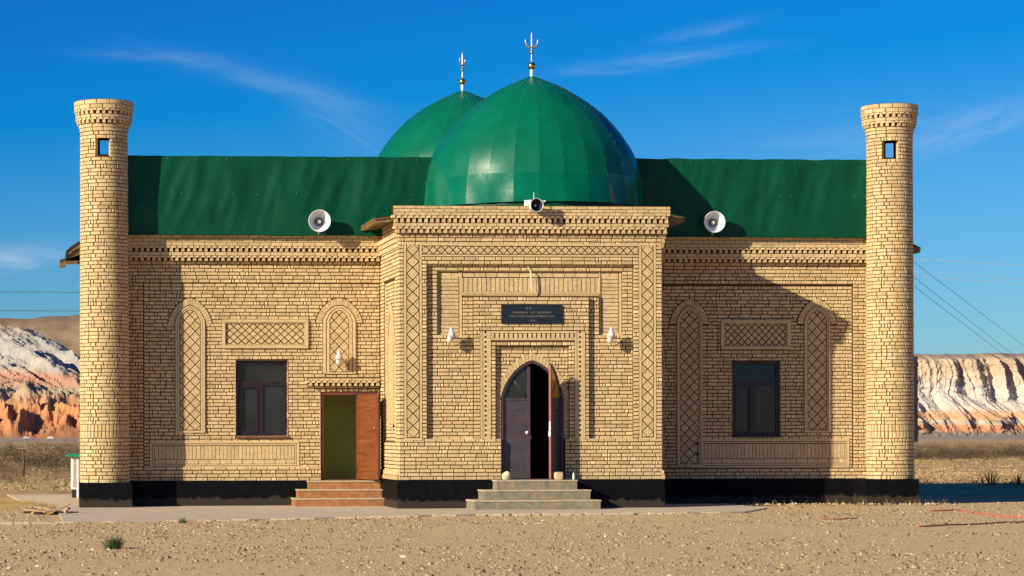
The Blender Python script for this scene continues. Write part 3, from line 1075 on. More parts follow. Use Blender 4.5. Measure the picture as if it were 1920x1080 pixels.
mb.pbox(P_r2, B[0] - w1 * .55, B[1] + w1 * .55, B[3] + .004, B[3] + .036, -.02, .026, 2); mb.pbox(P_r2, B[0] - w1, B[1] + w1, B[3] + .046, B[3] + .08, -.02, .014, 2)
mb.build('brick_panel', BM, porch)

cornice(PP, PXL, PXR, Z_PT, PC1, PC2, PC3, PC4, porch, 1, 1, steps=(.145, .115, .08, .045))

# porch side walls
def porch_side(left):
    s = -1 if left else 1
    X = PXL if left else PXR
    if left: P = lambda u, v, n: (PXL - n, WY - u, v)      # u: back -> front
    else: P = lambda u, v, n: (PXR + n, u, v)
    W = WY - .0
    mb = MB()
    z_t = zp(437)
    rec = (.45, W - .55, zp(826), zp(520)) if left else (.55, W - .45, zp(826), zp(520))
    P2 = lambda u, v, n: P(u, v, n - .045)
    uc = (rec[0] + rec[1]) / 2
    q = (uc, .42, .33, zp(800), zp(795), zp(640), zp(575), zp(583), 12)
    tmp = empty('tmp')
    ah, rc = niche(P2, *q, parent=tmp)
    lay(mb, P, 0.0, W, PLp, Z_PT - .1, holes=[rec], depth=.07)
    backing(mb, P, 0, W, PLp, Z_PT - .1, holes=[rec], rev=.05)
    lay(mb, P2, rec[0], rec[1], rec[2], rec[3], holes=[rc], arcs=[ah], depth=.05)
    backing(mb, P2, rec[0] - .01, rec[1] + .01, rec[2] - .01, rec[3] + .01)
    # ledge courses at the foot
    for i, n_ in enumerate((.05, .03)):
        mb.pbox(P, 0, W - .012, PLp + i * .1, PLp + (i + 1) * .1 - .012, -.02, n_, 0)
    # corbelled band under the eave
    for i, n_ in enumerate((.03, .06, .09)):
        lay(mb, P, 0, W - .02, zp(437) - .30 + i * .1 + .3 - .3, zp(437) - .30 + (i + 1) * .1, ch=.1, n=n_, depth=.1, closers=False)
    o = mb.build('side_wall', BM, porch)
    for c in list(tmp.children): c.parent = porch
    bpy.data.objects.remove(tmp)
porch_side(True); porch_side(False)

# porch plinth
mb = MB()
x0p, x1p = xp(744.5), xp(1244.5)
mb.box(x0p, x1p, -.055, WY, -.1, PLp - .004)
lay(mb, planeP(-.056), x0p, x1p, 0, PLp, ch=PLp, L=.62, j=.004, n=.006, depth=.02, closers=False, jit=.001)
Pq = lambda u, v, n: (x0p - n, WY - u, v)
lay(mb, Pq, 0, WY + .05, 0, PLp, ch=PLp / 3, L=.62, j=.004, n=.006, depth=.02, closers=False, jit=.001)
mb.build('plinth', M_PLINTH, porch)

# porch eaves
pe = [at(735, 404, .3), at(702, 407, .3)]
eave([(PXL + .05, pe[0].z + .02), (pe[0].x, pe[0].z), (pe[1].x, pe[1].z - .02)], .3, WY - .33)
pr = at(1285, 408, .3)
eave([(PXR - .05, pr.z + .12), (PXR + .12, pr.z + .09), (pr.x, pr.z)], .3, WY - .33)
mb = MB(); mb.box(PXL + .02, PXR - .02, .02, WY - .33, Z_PT - .22, Z_PT - .14)
o = mb.build('roof', M_ROOF, porch)
# parapet back
mb = MB(); mb.box(PXL, PXR, .03, .22, PC4, Z_PT - .015, 0)
mb.build('parapet', [M_MORTAR], porch)

# inner rooms
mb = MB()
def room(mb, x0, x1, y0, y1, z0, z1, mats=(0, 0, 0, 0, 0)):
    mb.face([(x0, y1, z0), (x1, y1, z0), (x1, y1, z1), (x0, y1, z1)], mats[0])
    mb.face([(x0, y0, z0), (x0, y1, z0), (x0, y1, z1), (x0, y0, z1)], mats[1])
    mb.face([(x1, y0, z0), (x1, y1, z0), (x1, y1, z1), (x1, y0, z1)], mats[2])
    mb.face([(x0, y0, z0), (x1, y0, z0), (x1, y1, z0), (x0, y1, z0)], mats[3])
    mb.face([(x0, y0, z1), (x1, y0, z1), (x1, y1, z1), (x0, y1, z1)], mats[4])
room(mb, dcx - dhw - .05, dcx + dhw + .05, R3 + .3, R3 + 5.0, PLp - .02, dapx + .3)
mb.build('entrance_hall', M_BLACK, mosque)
mb = MB()
room(mb, xw(590), PXL + .1, WY + .27, WY + 1.25, PL - .005, zw(720))
mb.build('side_room', M_OLIVE, mosque)

# ---- entrance door
yd = R3 + .055
mb = MB()
fo = arch_path(dcx, dhw, PLp, dspr, dapx); fi = arch_path(dcx, dhw - .05, PLp, dspr, dapx - .065)
Pd = planeP(yd)
path_band(mb, Pd, fo, fi, -.06, .05, 0)
mb.box(dcx - dhw, dcx + dhw, yd - .1, yd + .2, PLp - .01, PLp + .012)
mb.build('door_frame', M_DOORFRAME, mosque)
zsplit = zp(748)
xc = xp(996)
def leaf(hinge, W, ang, mirror, edge_mat):
    """local: u from hinge to free edge; y toward inside"""
    c, s = math.cos(ang), math.sin(ang)
    sg = -1 if mirror else 1
    def PL_(u, v, n):
        # n toward the street when closed
        x, y = u * c + n * s * 1, u * s - n * c
        return (hinge[0] + sg * x, hinge[1] + y, v)
    hw = W
    z0, zsr, za = PLp + .02, dspr - .03, dapx - .085
    hf = arch_half(hw, za - zsr)
    st = .06
    mb = MB()
    # stiles and rails
    mb.pbox(PL_, W - st, W, z0, za - .05, -.02, .02, 1)
    mb.pbox(PL_, 0, st * .7, z0, zsr, -.02, .02, 0)
    mb.pbox(PL_, st * .7, W - st, z0, z0 + .06, -.02, .02, 0)
    mb.pbox(PL_, st * .7, W - st, zsplit - .03, zsplit + .012, -.02, .02, 0)
    # sheet panel in 3 welded plates
    zz = [z0 + .06, z0 + .95, z0 + 1.45, zsplit - .03]
    for a, b in zip(zz[:-1], zz[1:]):
        mb.pbox(PL_, st * .7, W - st, a + .002, b - .002, -.008 + rng.uniform(-.001, .001), .006 + rng.uniform(-.002, .002), 0, jit=.003)
    # curved head rail: hinge side at u=0 , apex at u=W
    K = 10
    vs_ = np.linspace(zsr, za, K)
    pts_o = [(W - hf(v - zsr), v) for v in vs_]
    pts_i = [(min(W - .01, u + st * .8), v - .01) for u, v in pts_o]
    path_band(mb, PL_, pts_o, pts_i, -.02, .02, 0)
    # brace
    p0, p1 = (W * .36, zsplit + (za - zsplit) * .58), (W - st, zsplit + .02)
    mb.tube([PL_(*p0, .0), PL_(*p1, .0)], .012, 6, 0)
    o = mb.build('door_leaf', [M_DOORMETAL, edge_mat], mosque)
    g = MB()
    gp = [(st * .5, zsplit + .01), (W - st, zsplit + .01)] + [(W - st, za - .08)] + [(u + st * .5, v - .01) for u, v in pts_o[::-1][2:]]
    g.face([PL_(u, v, -.004) for u, v in gp], 0); g.face([PL_(u, v, -.010) for u, v in gp[::-1]], 0)
    g.build('glass', M_AMBERREFL if mirror else M_GLASS, o)
    return o, PL_
lo, PLf = leaf((dcx - dhw + .05, yd), xc - (dcx - dhw + .05), 0.0, False, M_DOORFRAME)
hb = MB()
zh = zp(811); W = xc - (dcx - dhw + .05)
hb.lathe([(0, .06), (.03, .058), (.036, .045), (.03, .0)], PLf(W - .075, zh, .02), 12, 'y', 0)
hb.tube([PLf(W - .04, zh - .01, .05), PLf(W + .0, zh - .04, .07), PLf(W + .01, zh - .13, .06), PLf(W - .02, zh - .2, .04)], .014, 7, 1)
hb.build('handle', [M_WHITE, M_DARK], lo)
# right leaf swings out: hinge right, opened
hr = (dcx + dhw - .05, yd)
Wr = hr[0] - xc - .004
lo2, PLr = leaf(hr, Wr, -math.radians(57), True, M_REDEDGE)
hb = MB()
hb.pbox(PLr, Wr - .004, Wr + .006, zp(818), zp(790), -.015, .015, 0)
hb.pbox(PLr, Wr - .08, Wr - .05, zp(819), zp(808), -.05, -.02, 0)
hb.build('latch', M_WHITE, lo2)

# ---- steps of the porch
def steps(lst, y_edges, name, mside, parent, label):
    mb = MB()
    for (xa, xb, z0, z1), ye in zip(lst, y_edges):
        mb.box(xa, xb, ye, 0.0 if parent is porch else WY - .09, z0, z1 - .03, 0)
        mb.box(xa - .015, xb + .015, ye - .015, (-.062 if parent is porch else WY - .088), z1 - .03, z1, 1)
    o = mb.build(name, [mside, M_TREAD], mosque)
    tag(o, label)
    return o
stz = PLp / 3
sy = (-1.08, -.80, -.53)
def xg(px, Y): return at(px, 930, Y).x
steps([(xg(891, sy[0]), xg(1126, sy[0]), -.05, stz), (xg(909, sy[1]), xg(1107, sy[1]), stz, 2 * stz), (xg(932, sy[2]), xg(1082, sy[2]), 2 * stz, 3 * stz - .002)],
      sy, 'steps', M_STEPG, porch, 'three grey green stone steps up to the arched door')
sy2 = (WY - .88, WY - .60, WY - .36)
stz2 = PL / 3
x_r = x0p - .015
steps([(xg(554, sy2[0]), x_r, -.05, stz2), (xg(560, sy2[1]), x_r, stz2, 2 * stz2), (xg(579, sy2[2]), x_r, 2 * stz2, 3 * stz2 - .002)],
      sy2, 'steps', M_STEPB, mosque, 'three brown stone steps up to the wooden side door')

# ---- side door with canopy
du0, du1, dv1 = xw(602), xw(709), zw(735)
mb = MB()
yy = WY + .10
mb.box(du0, du0 + .05, yy - .04, yy + .1, PL, dv1); mb.box(du1 - .03, du1, yy - .04, yy + .1, PL, dv1)
mb.box(du0 + .05, du1 - .03, yy - .04, yy + .1, dv1 - .06, dv1)
xh = xw(671)
mb.box(xh - .02, xh + .03, yy - .04, yy + .1, PL, dv1 - .06)
mb.box(xh + .03, du1 - .03, yy, yy + .06, PL, dv1 - .06)
mb.box(du0 + .05, xh - .02, yy - .04, yy + .1, PL, PL + .015)
fr_ = mb.build('door_frame', M_DOORWOODD, mosque)
mb = MB()
ang = math.radians(-63)
Wd = .77
def PD(u, v, n): return (xh + .012 + u * math.cos(ang) - n * math.sin(ang) * -1 * 0 + n * math.sin(-ang) * 0, yy - .05 + u * math.sin(ang) - n, v)
def PD(u, v, n):
    return (xh + .012 + u * math.cos(ang) + n * math.sin(ang), yy - .05 + u * math.sin(ang) - n * math.cos(ang), v)
zb, zt_ = PL + .02, dv1 - .065
mb.pbox(PD, 0, Wd, zb, zt_, -.02, .02, 0)
mb.pbox(PD, Wd, Wd + .03, zb, zt_, -.022, .022, 1)
for uu in (.0, Wd - .07):
    mb.pbox(PD, uu, uu + .07, zb, zt_, .02, .026, 1 if uu else 0)
mb.pbox(PD, .07, Wd - .07, zt_ - .08, zt_, .02, .026, 0); mb.pbox(PD, .07, Wd - .07, zb, zb + .12, .02, .026, 0)
dl = mb.build('door_leaf', [M_DOORWOOD, M_DOORWOODD], mosque)
mb = MB()
zk = zw(806)
mb.pbox(PD, Wd - .055, Wd - .015, zk - .11, zk + .11, .026, .032, 0)
mb.tube([PD(Wd - .035, zk + .03, .03), PD(Wd - .035, zk + .03, .075), PD(Wd - .14, zk + .03, .075)], .010, 7, 0)
mb.build('handle', M_BRASS, dl)
cornice(planeP(WY + .028), xw(576), PXL - .01, zw(709), zw(714), zw(724), zw(724.5), zw(725), wl, 0, 0, steps=(.16, .02, .05, .0), name='door_canopy')

# ---- domes
prof_px = [(0.5, 0), (4, 1.5), (16, 6), (31, 12.5), (57, 24), (87, 42), (122, 68), (156, 103), (180, 137), (191, 158), (199.5, 188), (204.5, 218), (207, 242), (207.5, 262)]
def dome_profile(n=34):
    d = [0]
    for a, b in zip(prof_px[:-1], prof_px[1:]): d.append(d[-1] + math.dist(a, b))
    def cr(p0, p1, p2, p3, t):
        return tuple(0.5 * ((2 * b) + (-a + c) * t + (2 * a - 5 * b + 4 * c - e) * t * t + (-a + 3 * b - 3 * c + e) * t ** 3) for a, b, c, e in zip(p0, p1, p2, p3))
    out = []
    for i in range(n + 1):
        s = d[-1] * i / n
        k = 0
        while k < len(d) - 2 and d[k + 1] < s: k += 1
        t = (s - d[k]) / (d[k + 1] - d[k])
        P = prof_px
        out.append(cr(P[max(0, k - 1)], P[k], P[k + 1], P[min(len(P) - 1, k + 2)], t))
    return out
SD = 4650 / 55.45
prof = [(r / SD, -z / SD) for r, z in dome_profile()]
NG, SUB = 28, 4
def dome(center, parent, seed, rot):
    """center: apex position"""
    mb = MB()
    R = random.Random(seed)
    zsk = -202 / SD
    def ringpt(r, ang0, t):
        a0, a1 = ang0, ang0 + 2 * PI / NG
        cx = math.cos(a0) * (1 - t) + math.cos(a1) * t; cy = math.sin(a0) * (1 - t) + math.sin(a1) * t
        a = a0 + (a1 - a0) * t
        k = .30
        return r * (cx * (1 - k) + math.cos(a) * k), r * (cy * (1 - k) + math.sin(a) * k)
    for g in range(NG):
        a0 = 2 * PI * g / NG + rot
        top = [p for p in prof if p[1] > zsk + .02] + [(202.5 / SD, zsk)]
        base = len(mb.v)
        tilt = R.uniform(-.006, .006)
        for (r, z) in top:
            for k in range(SUB + 1):
                x, y = ringpt(r, a0, k / SUB)
                d = mnoise.noise(Vector((x * 1.7, y * 1.7, z * 1.7 + seed))) * .020 + mnoise.noise(Vector((x * 5, y * 5, z * 4 + seed))) * .006
                if k in (0, SUB): d *= .3
                f = 1 + (d + tilt * (k / SUB - .5)) / max(r, .3) * min(1, r)
                mb.v.append((center[0] + x * f, center[1] + y * f, center[2] + z))
        for i in range(len(top) - 1):
            for k in range(SUB):
                a = base + i * (SUB + 1) + k
                mb.f.append((a, a + SUB + 1, a + SUB + 2, a + 1)); mb.m.append(0); mb.sm.append(True)
        # skirt panel
        base = len(mb.v)
        zz = [zsk + .010, zsk - .12, zsk - .26, zsk - .40, zsk - .62]
        lean = R.uniform(-.05, .05); yawp = 0
        for i, z in enumerate(zz):
            for k in range(SUB + 1):
                r = (202.6 + 5.0 * i / 4) / SD + .003 + (lean * i / 4 + R.uniform(-.012, .012)) * math.sin(PI * k / SUB)
                x, y = ringpt(r, a0, k / SUB)
                mb.v.append((center[0] + x, center[1] + y, center[2] + z))
        for i in range(4):
            for k in range(SUB):
                a = base + i * (SUB + 1) + k
                mb.f.append((a, a + SUB + 1, a + SUB + 2, a + 1)); mb.m.append(2); mb.sm.append(True)
        # standing seam and rivets along the joint
        seam = []
        for (r, z) in top[2:]:
            x, y = ringpt(r + .004, a0, 0)
            seam.append((center[0] + x, center[1] + y, center[2] + z))
        rv = 0
        for i in range(3, len(top) - 1):
            for tt in (0, .5):
                r = top[i][0] * (1 - tt) + top[i + 1][0] * tt; z = top[i][1] * (1 - tt) + top[i + 1][1] * tt
                if r < .35 or R.random() < .45: continue
                x, y = ringpt(r + .012, a0, R.uniform(.02, .05))
                p = Vector((center[0] + x, center[1] + y, center[2] + z))
                s_ = R.uniform(.006, .011)
                mb.raw([p + Vector((s_, 0, 0)), p + Vector((0, s_, 0)), p + Vector((-s_, 0, 0)), p + Vector((0, -s_, 0)), p + Vector((0, 0, s_)), p + Vector((0, 0, -s_))],
                       [(0, 1, 4), (1, 2, 4), (2, 3, 4), (3, 0, 4), (1, 0, 5), (2, 1, 5), (3, 2, 5), (0, 3, 5)], 1)
        for k in range(5):
            x, y = ringpt(204.6 / SD + .008, a0, (k + .5) / 5)
            p = Vector((center[0] + x, center[1] + y, center[2] + zsk - .012)); s_ = .008
            mb.raw([p + Vector((s_, 0, 0)), p + Vector((0, s_, 0)), p + Vector((-s_, 0, 0)), p + Vector((0, -s_, 0)), p + Vector((0, 0, s_)), p + Vector((0, 0, -s_))],
                   [(0, 1, 4), (1, 2, 4), (2, 3, 4), (3, 0, 4), (1, 0, 5), (2, 1, 5), (3, 2, 5), (0, 3, 5)], 1)
    return mb.build('dome', [M_DOME, M_RIVET, M_SKIRT], parent)


def finial(base, rot, dm):
    S = 1 / SD
    mb = MB()
    x, y, z = base
    mb.lathe([(3.2 * S, -3 * S), (3.2 * S, 12 * S), (2.4 * S, 13 * S)], base, 12, 'z', 0)
    mb.lathe([(7.4 * S * math.sin(a), (20 - 7.4 * math.cos(a)) * S) for a in np.linspace(0, PI, 14)], base, 18, 'z', 1)
    mb.lathe([(1.2 * S, 27 * S), (2.0 * S, 31 * S), (1.2 * S, 36 * S), (1.0 * S, 42 * S)], base, 10, 'z', 2)
    mb.lathe([(3.3 * S * math.sin(a), (45.5 - 3.6 * math.cos(a)) * S) for a in np.linspace(0, PI, 9)], base, 12, 'z', 1)
    mb.lathe([(1.3 * S, 49 * S), (1.6 * S, 52 * S), (1.2 * S, 56 * S), (1.2 * S, 78 * S), (.2 * S, 84 * S)], base, 8, 'z', 2)
    pts = []
    for a in np.linspace(-100, 100, 19):
        t = math.radians(a)
        w = 12.0 * S
        pts.append((x + math.sin(t) * w * math.cos(rot), y + math.sin(t) * w * math.sin(rot), z + (68 - 14.0 * math.cos(t)) * S))
    rad = [(.6 + 1.7 * math.cos(math.radians(a) * .8)) * S for a in np.linspace(-100, 100, 19)]
    mb.tube(pts, rad, 7, 2)
    return mb.build('finial', [M_WHITEPOLE, M_BRASS, M_SILVER], dm)


YD1 = 2.5
ap1 = at(997, 142, YD1)
d1 = dome(ap1, mosque, 3, .08)
tag(d1, 'front green dome with riveted gores above the porch')
finial((ap1.x, ap1.y, ap1.z - .02), 0.05, d1)
YD2 = 11.2
ap2 = at(867, 169, YD2)
d2 = dome(ap2, mosque, 9, .0)
tag(d2, 'rear green dome over the hall, half hidden by the front dome')
finial((ap2.x, ap2.y, ap2.z - .02), math.radians(52), d2)
mb = MB(); mb.lathe([(2.44, Z_RIDGE - .2), (2.44, ap2.z - 2.9)], (ap2.x, ap2.y, 0), 40, 'z', 0)
mb.build('drum', M_ROOF, d2)
mb = MB(); mb.lathe([(2.40, Z_PT - .2), (2.40, ap1.z - 2.9)], (ap1.x, ap1.y, 0), 40, 'z', 0)
mb.build('drum', M_ROOF, d1)

# ---- minarets
def minaret(pxc, r_px, cap_px, y_top, ys, open_px, sky_px, base_px, label):
    E = WY - .40
    c = at(pxc, 600, E)
    sc = 4650 / ((c - CAM).dot(_f))
    stretch = 1 / math.cos(math.atan((pxc - X0) / F_PX))
    r = r_px / sc / stretch
    def Z(py): return at(pxc, py, E - r).z
    Zt = Z(y_top)
    plt = Z(ys['pl'])
    zneck = Z(ys['neck'])
    def Rv(v): 
        t = (v - plt) / (zneck - plt)
        return r * (1.015 - .045 * t)
    def cyl(u, v, n):
        a = u / r
        R = Rv(v) + n
        return (c.x + R * math.sin(a), c.y - R * math.cos(a), v)
    circ = 2 * PI * r
    o0, o1 = at(open_px[0], 270, E - r), at(open_px[1], 270, E - r)
    oz1, oz0 = Z(open_px[2]), Z(open_px[3])
    ua, ub = math.asin((o0.x - c.x) / r) * r, math.asin((o1.x - c.x) / r) * r
    s0, s1 = at(sky_px[0], sky_px[2], E + r), at(sky_px[1], sky_px[3], E + r)
    half_c = circ / 2
    va_, vb_ = half_c - math.asin(max(-.95, min(.95, (s1.x - c.x) / r))) * r, half_c - math.asin(max(-.95, min(.95, (s0.x - c.x) / r))) * r
    sol1, sol0 = Z(795), Z(821)
    hf = (ua, ub, oz0, oz1)
    hb_ = (va_, vb_, s1.z, s0.z)
    sb = (-1, circ + 1, sol0, sol1)
    mb = MB()
    # u from -q to circ-q so that front hole is interior
    q = circ * .3
    holes = [hf, hb_]
    lay(mb, cyl, -q, circ - q, plt, sol0, closers=True)
    solm = (sol0 + sol1) / 2
    lay(mb, cyl, -q, circ - q, sol0, solm, ch=1, L=.085, closers=False, bond=False)
    lay(mb, cyl, -q, circ - q, solm, sol1, ch=1, L=.085, closers=False, bond=False)
    lay(mb, cyl, -q, circ - q, sol1, zneck, holes=holes, closers=True)
    backing(mb, cyl, -q, circ - q, plt, zneck, holes=holes, n=-.012, umax=.11)
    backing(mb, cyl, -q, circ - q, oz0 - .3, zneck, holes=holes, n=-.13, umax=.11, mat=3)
    for (a, b, d, e_) in holes:
        k = 6
        for s_ in (a, b):
            mb.face([cyl(s_, d, -.013), cyl(s_, e_, -.013), cyl(s_, e_, -.131), cyl(s_, d, -.131)], 0 if s_ == b else 0)
        for zz in (d, e_):
            for i in range(k):
                u0_, u1_ = a + (b - a) * i / k, a + (b - a) * (i + 1) / k
                mb.face([cyl(u0_, zz, -.012), cyl(u1_, zz, -.012), cyl(u1_, zz, -.131), cyl(u0_, zz, -.131)], 0)
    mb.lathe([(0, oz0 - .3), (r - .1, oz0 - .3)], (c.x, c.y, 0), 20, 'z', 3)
    mo = mb.build('minaret', BM, mosque)
    tag(mo, label)
    # capital
    k = (cap_px / sc / 2 / stretch - r * .97)
    co = cornice(cyl, -q, circ - q, Zt, Z(ys['a']), Z(ys['b']), Z(ys['c']), Z(ys['d']), mo, steps=(k, k * .78, k * .55, k * .32), pitch=.118, name='capital')
    cb = MB()
    for i, f in enumerate((.22, .10)):
        zt2 = Z(ys['d']) - i * (Z(ys['d']) - zneck) / 2
        lay(cb, cyl, -q, circ - q, zt2 - (Z(ys['d']) - zneck) / 2, zt2, ch=1, n=k * f, depth=.08, closers=False)
    cb.lathe([(r * .98 + k - .02, Zt - .02), (0.0, Zt - .05)], (c.x, c.y, 0), 32, 'z', 1)
    cb.build('neck', BM, mo)
    # plinth block
    pbm = MB()
    b0, b1 = at(base_px[0], 930, E - r - .05), at(base_px[1], 930, E - r - .05)
    pbm.box(b0.x, b1.x, E - r - .06, WY - .09, -.1, plt - .003)
    lay(pbm, planeP(E - r - .06), b0.x, b1.x, 0, plt, ch=plt / 2, L=1.3, j=.004, n=.006, depth=.02, closers=False, jit=.001)
    pbm.build('plinth', M_PLINTH, mo)
    # bonding pier between shaft and wall
    pm = MB(); pm.box(c.x - .22, c.x + .22, E + r * .7, WY - .01, plt, Z_EAVE - .4)
    pm.build('pier', M_BRICK, mo)
    return c, r


minaret(195.7, 46.0, 112, 186, dict(a=203, b=213, c=219.5, d=230, neck=244, pl=905), (179.5, 207.5, 256, 291.5), (184.5, 207.0, 264, 291), (150, 248), 'left round brick minaret')
minaret(1668.5, 45.0, 108.5, 193.5, dict(a=210, b=219.5, c=226, d=236.5, neck=249, pl=898), (1657, 1685, 262, 297), (1657.5, 1675.5, 269.5, 297), (1624, 1723), 'right round brick minaret')

# ------------------------------------------------------------------ things fixed to the mosque
def horn(px, py, Y, dia_px, yaw, label, dark=False, group='horn loudspeakers on the mosque'):
    c = at(px, py, Y)
    R = dia_px / 2 / (4650 / ((c - CAM).dot(_f)))
    t = empty('horn_loudspeaker', c)
    tag(t, label, 'loudspeaker', group)
    M = Matrix.Rotation(yaw, 3, 'Z')
    D = R * 1.25
    mb = MB()
    mb.lathe([(R * 1.0, 0.0), (R * 1.03, -.004), (R * 1.02, .012), (R * .97, .012), (R * .86, -D * .22), (R * .66, -D * .5), (R * .46, -D * .72), (R * .42, -D * .80)], (0, 0, 0), 36, 'y', 0, M=M)
    mb.lathe([(R * .42, -D * .80), (0.001, -D * .80)], (0, 0, 0), 36, 'y', 1, M=M)
    mb.lathe([(R * 1.02, -.004), (R * .9, -D * .24), (R * .7, -D * .52), (R * .5, -D * .78), (R * .48, -D * 1.15), (0.001, -D * 1.15)], (0, 0, 0), 36, 'y', 0, M=M)
    b1_ = mb.build('bell', [M_DARK if False else M_HORN, M_DARK if dark else simple('horn_inner_teal', (0.10, 0.15, 0.17), .5)], t)
    if dark:
        b1_.data.materials[0] = M_HORN
        mb = MB(); mb.lathe([(R * .90, -.002), (R * .80, -D * .26), (R * .5, -D * .66), (.001, -D * .7)], (0, 0, 0), 32, 'y', 0, M=M)
        mb.build('dark_throat', M_DARK, t)
    mb = MB()
    mb.lathe([(0.001, -D * .36), (R * .10, -D * .38), (R * .17, -D * .46), (R * .20, -D * .60), (R * .12, -D * .8)], (0, 0, 0), 20, 'y', 0, M=M)
    mb.build('reflex_cone', M_HORN if dark else M_CREAM, t)
    mb = MB()
    if not dark:
        mb.tube([M @ Vector((0, D * .9, -R * .4)), M @ Vector((0, D * .9, -R * 1.12)), Vector((0, D * 1.3, -R * 1.2))], .014, 6)
        bo = MB(); bo.tube([M @ Vector((R * .56, -.0 + D * .30, -R * .14)), M @ Vector((R * .56, D * .2, -R * .14))], .014, 6, 0); bo.build('bolt', M_DARK, t)
    else:
        mb.tube([M @ Vector((-R * .95, .02, R * .8)), M @ Vector((-R * .95, .02, -R * .8)), M @ Vector((-R * .2, D * .8, -R * .9))], .016, 6)
        q_ = MB(); q_.box(-R * 1.7, -R * .75, .02, .12, -R * .1, R * .75, 0); q_.build('junction_box', M_WHITE, t)
        q_ = MB(); q_.box(R * .8, R * 1.35, .03, .08, R * .5, R * .72, 0); q_.build('clamp', M_WHITE, t)
        q_ = MB(); q_.tube([(-R * .35, .06, R * .8), (-R * .33, .06, R * 1.95)], [.012, .006], 6, 0); q_.build('rod', M_WHITE, t)
    mb.build('bracket', [M_WHITE if dark else M_SILVER, M_DARK], t)
    return t


horn(599.5, 414, WY - .62, 41, math.radians(-2), 'pale grey horn loudspeaker on the green roof left of the dome')
horn(1340, 416, WY - .62, 39.5, math.radians(-4), 'pale grey horn loudspeaker on the green roof right of the dome')
horn(1006.5, 384.5, -.45, 25.5, math.radians(8), 'small dark throated horn loudspeaker on the porch parapet below the dome', True)


M_LAMP = simple('aged_white_lamp', (.56, .54, .50), .5, vary=.2, nscale=18)
def wall_lamp(px, py, Y, depth, k, label):
    c = at(px, py, Y - depth)
    t = empty('wall_lamp', c)
    tag(t, label, 'lamp', 'white wall lamps on the facade')
    mb = MB()
    M = Matrix.Rotation(math.radians(-6 * k), 3, 'Y') @ Matrix.Rotation(math.radians(12), 3, 'X')
    mb.lathe([(.012, .185), (.030, .165), (.040, .11), (.075, .03), (.088, -.03), (.080, -.028), (.03, .08)], (0, 0, 0), 16, 'z', 0, M=M)
    mb.build('shade', M_LAMP, t)
    mb = MB()
    M2 = Matrix.Rotation(math.radians(14 * k), 3, 'Y')
    mb.lathe([(.045, -.015), (.062, -.06), (.066, -.10), (.05, -.145), (.02, -.165), (.001, -.168)], (-.02 * k, 0, 0), 14, 'z', 0, M=M2)
    mb.build('globe', M_LAMP, t)
    mb = MB()
    mb.tube([(0, .02, 0.02), (.01, depth * .5, .03), (.02, depth + .02, .0)], .009, 6, 0)
    mb.box(-.03, .05, depth - .005, depth + .02, -.05, .05, 0)
    mb.build('arm', M_WHITE, t)
    mb = MB(); mb.tube([(.03, depth * .5, -.02), (.07, depth * .6, -.09), (.10, depth - .02, -.19)], .007, 5)
    mb.build('cable', M_CREAM, t)


wall_lamp(847, 629, R1, .23, 1, 'white wall lamp left of the dark plaque over the porch door')
wall_lamp(1146.5, 629, R1, .23, .7, 'white wall lamp right of the dark plaque over the porch door')
wall_lamp(636, 671, WY + .03, .19, .3, 'narrow white wall lamp on the lattice niche above the side door')

# plaque
a, b_ = at(940, 606.5, -.03), at(1054, 571.5, -.03)
pl = empty('plaque', ((a.x + b_.x) / 2, -.0, a.z))
tag(pl, 'dark navy stone plaque with faded gilt lettering above the porch door', 'plaque')
mb = MB(); w = b_.x - a.x; h = b_.z - a.z
mb.box(-w / 2, w / 2, -.035, .02, 0, h)
mb.build('slab', M_PLAQUE, pl)
def text(s, size, x, z, mat, parent, name='lettering', wid=None):
    cu = bpy.data.curves.new('t', 'FONT'); cu.body = s; cu.size = size; cu.align_x = 'CENTER'; cu.extrude = .0015
    ob = bpy.data.objects.new('t', cu); col.objects.link(ob)
    dg = bpy.context.evaluated_depsgraph_get()
    me = bpy.data.meshes.new_from_object(ob.evaluated_get(dg))
    bpy.data.objects.remove(ob)
    xs = [v.co.x for v in me.vertices]
    k = wid / (max(xs) - min(xs)) if wid else 1
    for v in me.vertices:
        v.co = Vector((v.co.x * k + x, -.0375 - v.co.z, v.co.y + z))
    me.name = name
    me.materials.clear(); me.materials.append(mat)
    o = bpy.data.objects.new(name, me); col.objects.link(o); o.parent = parent
text('S E - -', .060, -.0, h * .76, M_GOLD, pl, wid=.26)
text('ENSEBUS  S.P  BILENEY', .055, .01, h * .54, M_GOLD, pl, wid=.84)
text('CAN FUND KALICEMBKEZ KOS.', .055, .005, h * .34, M_GOLD, pl, wid=.98)
text('- 200 -', .045, .02, h * .12, M_GOLD, pl, wid=.20)

# hanging cable
c = at(995.5, 503, -.02)
hc = MB()
zz = [at(996, y, R1 - .05).z for y in (503, 510, 520, 535, 541, 551)]
xx = [at(x, 520, R1 - .05).x for x in (993, 995.5, 996, 996.5, 997.5, 998)]
hc.tube([(xx[i], R1 - (.01 if i in (0,) else .05), zz[i]) for i in range(6)], [.012, .014, .014, .016, .020, .012], 7, 0)
hc.tube([(xx[0], R1 - .03, zz[0] + .0), (xx[0] - .03, R1 + .02, zz[0] + .01)], .016, 7, 0)
o = hc.build('cable', M_CREAM, None, origin=(xx[5], R1, zz[5]))
tag(o, 'short cream cable hanging down the brick above the plaque', 'cable')

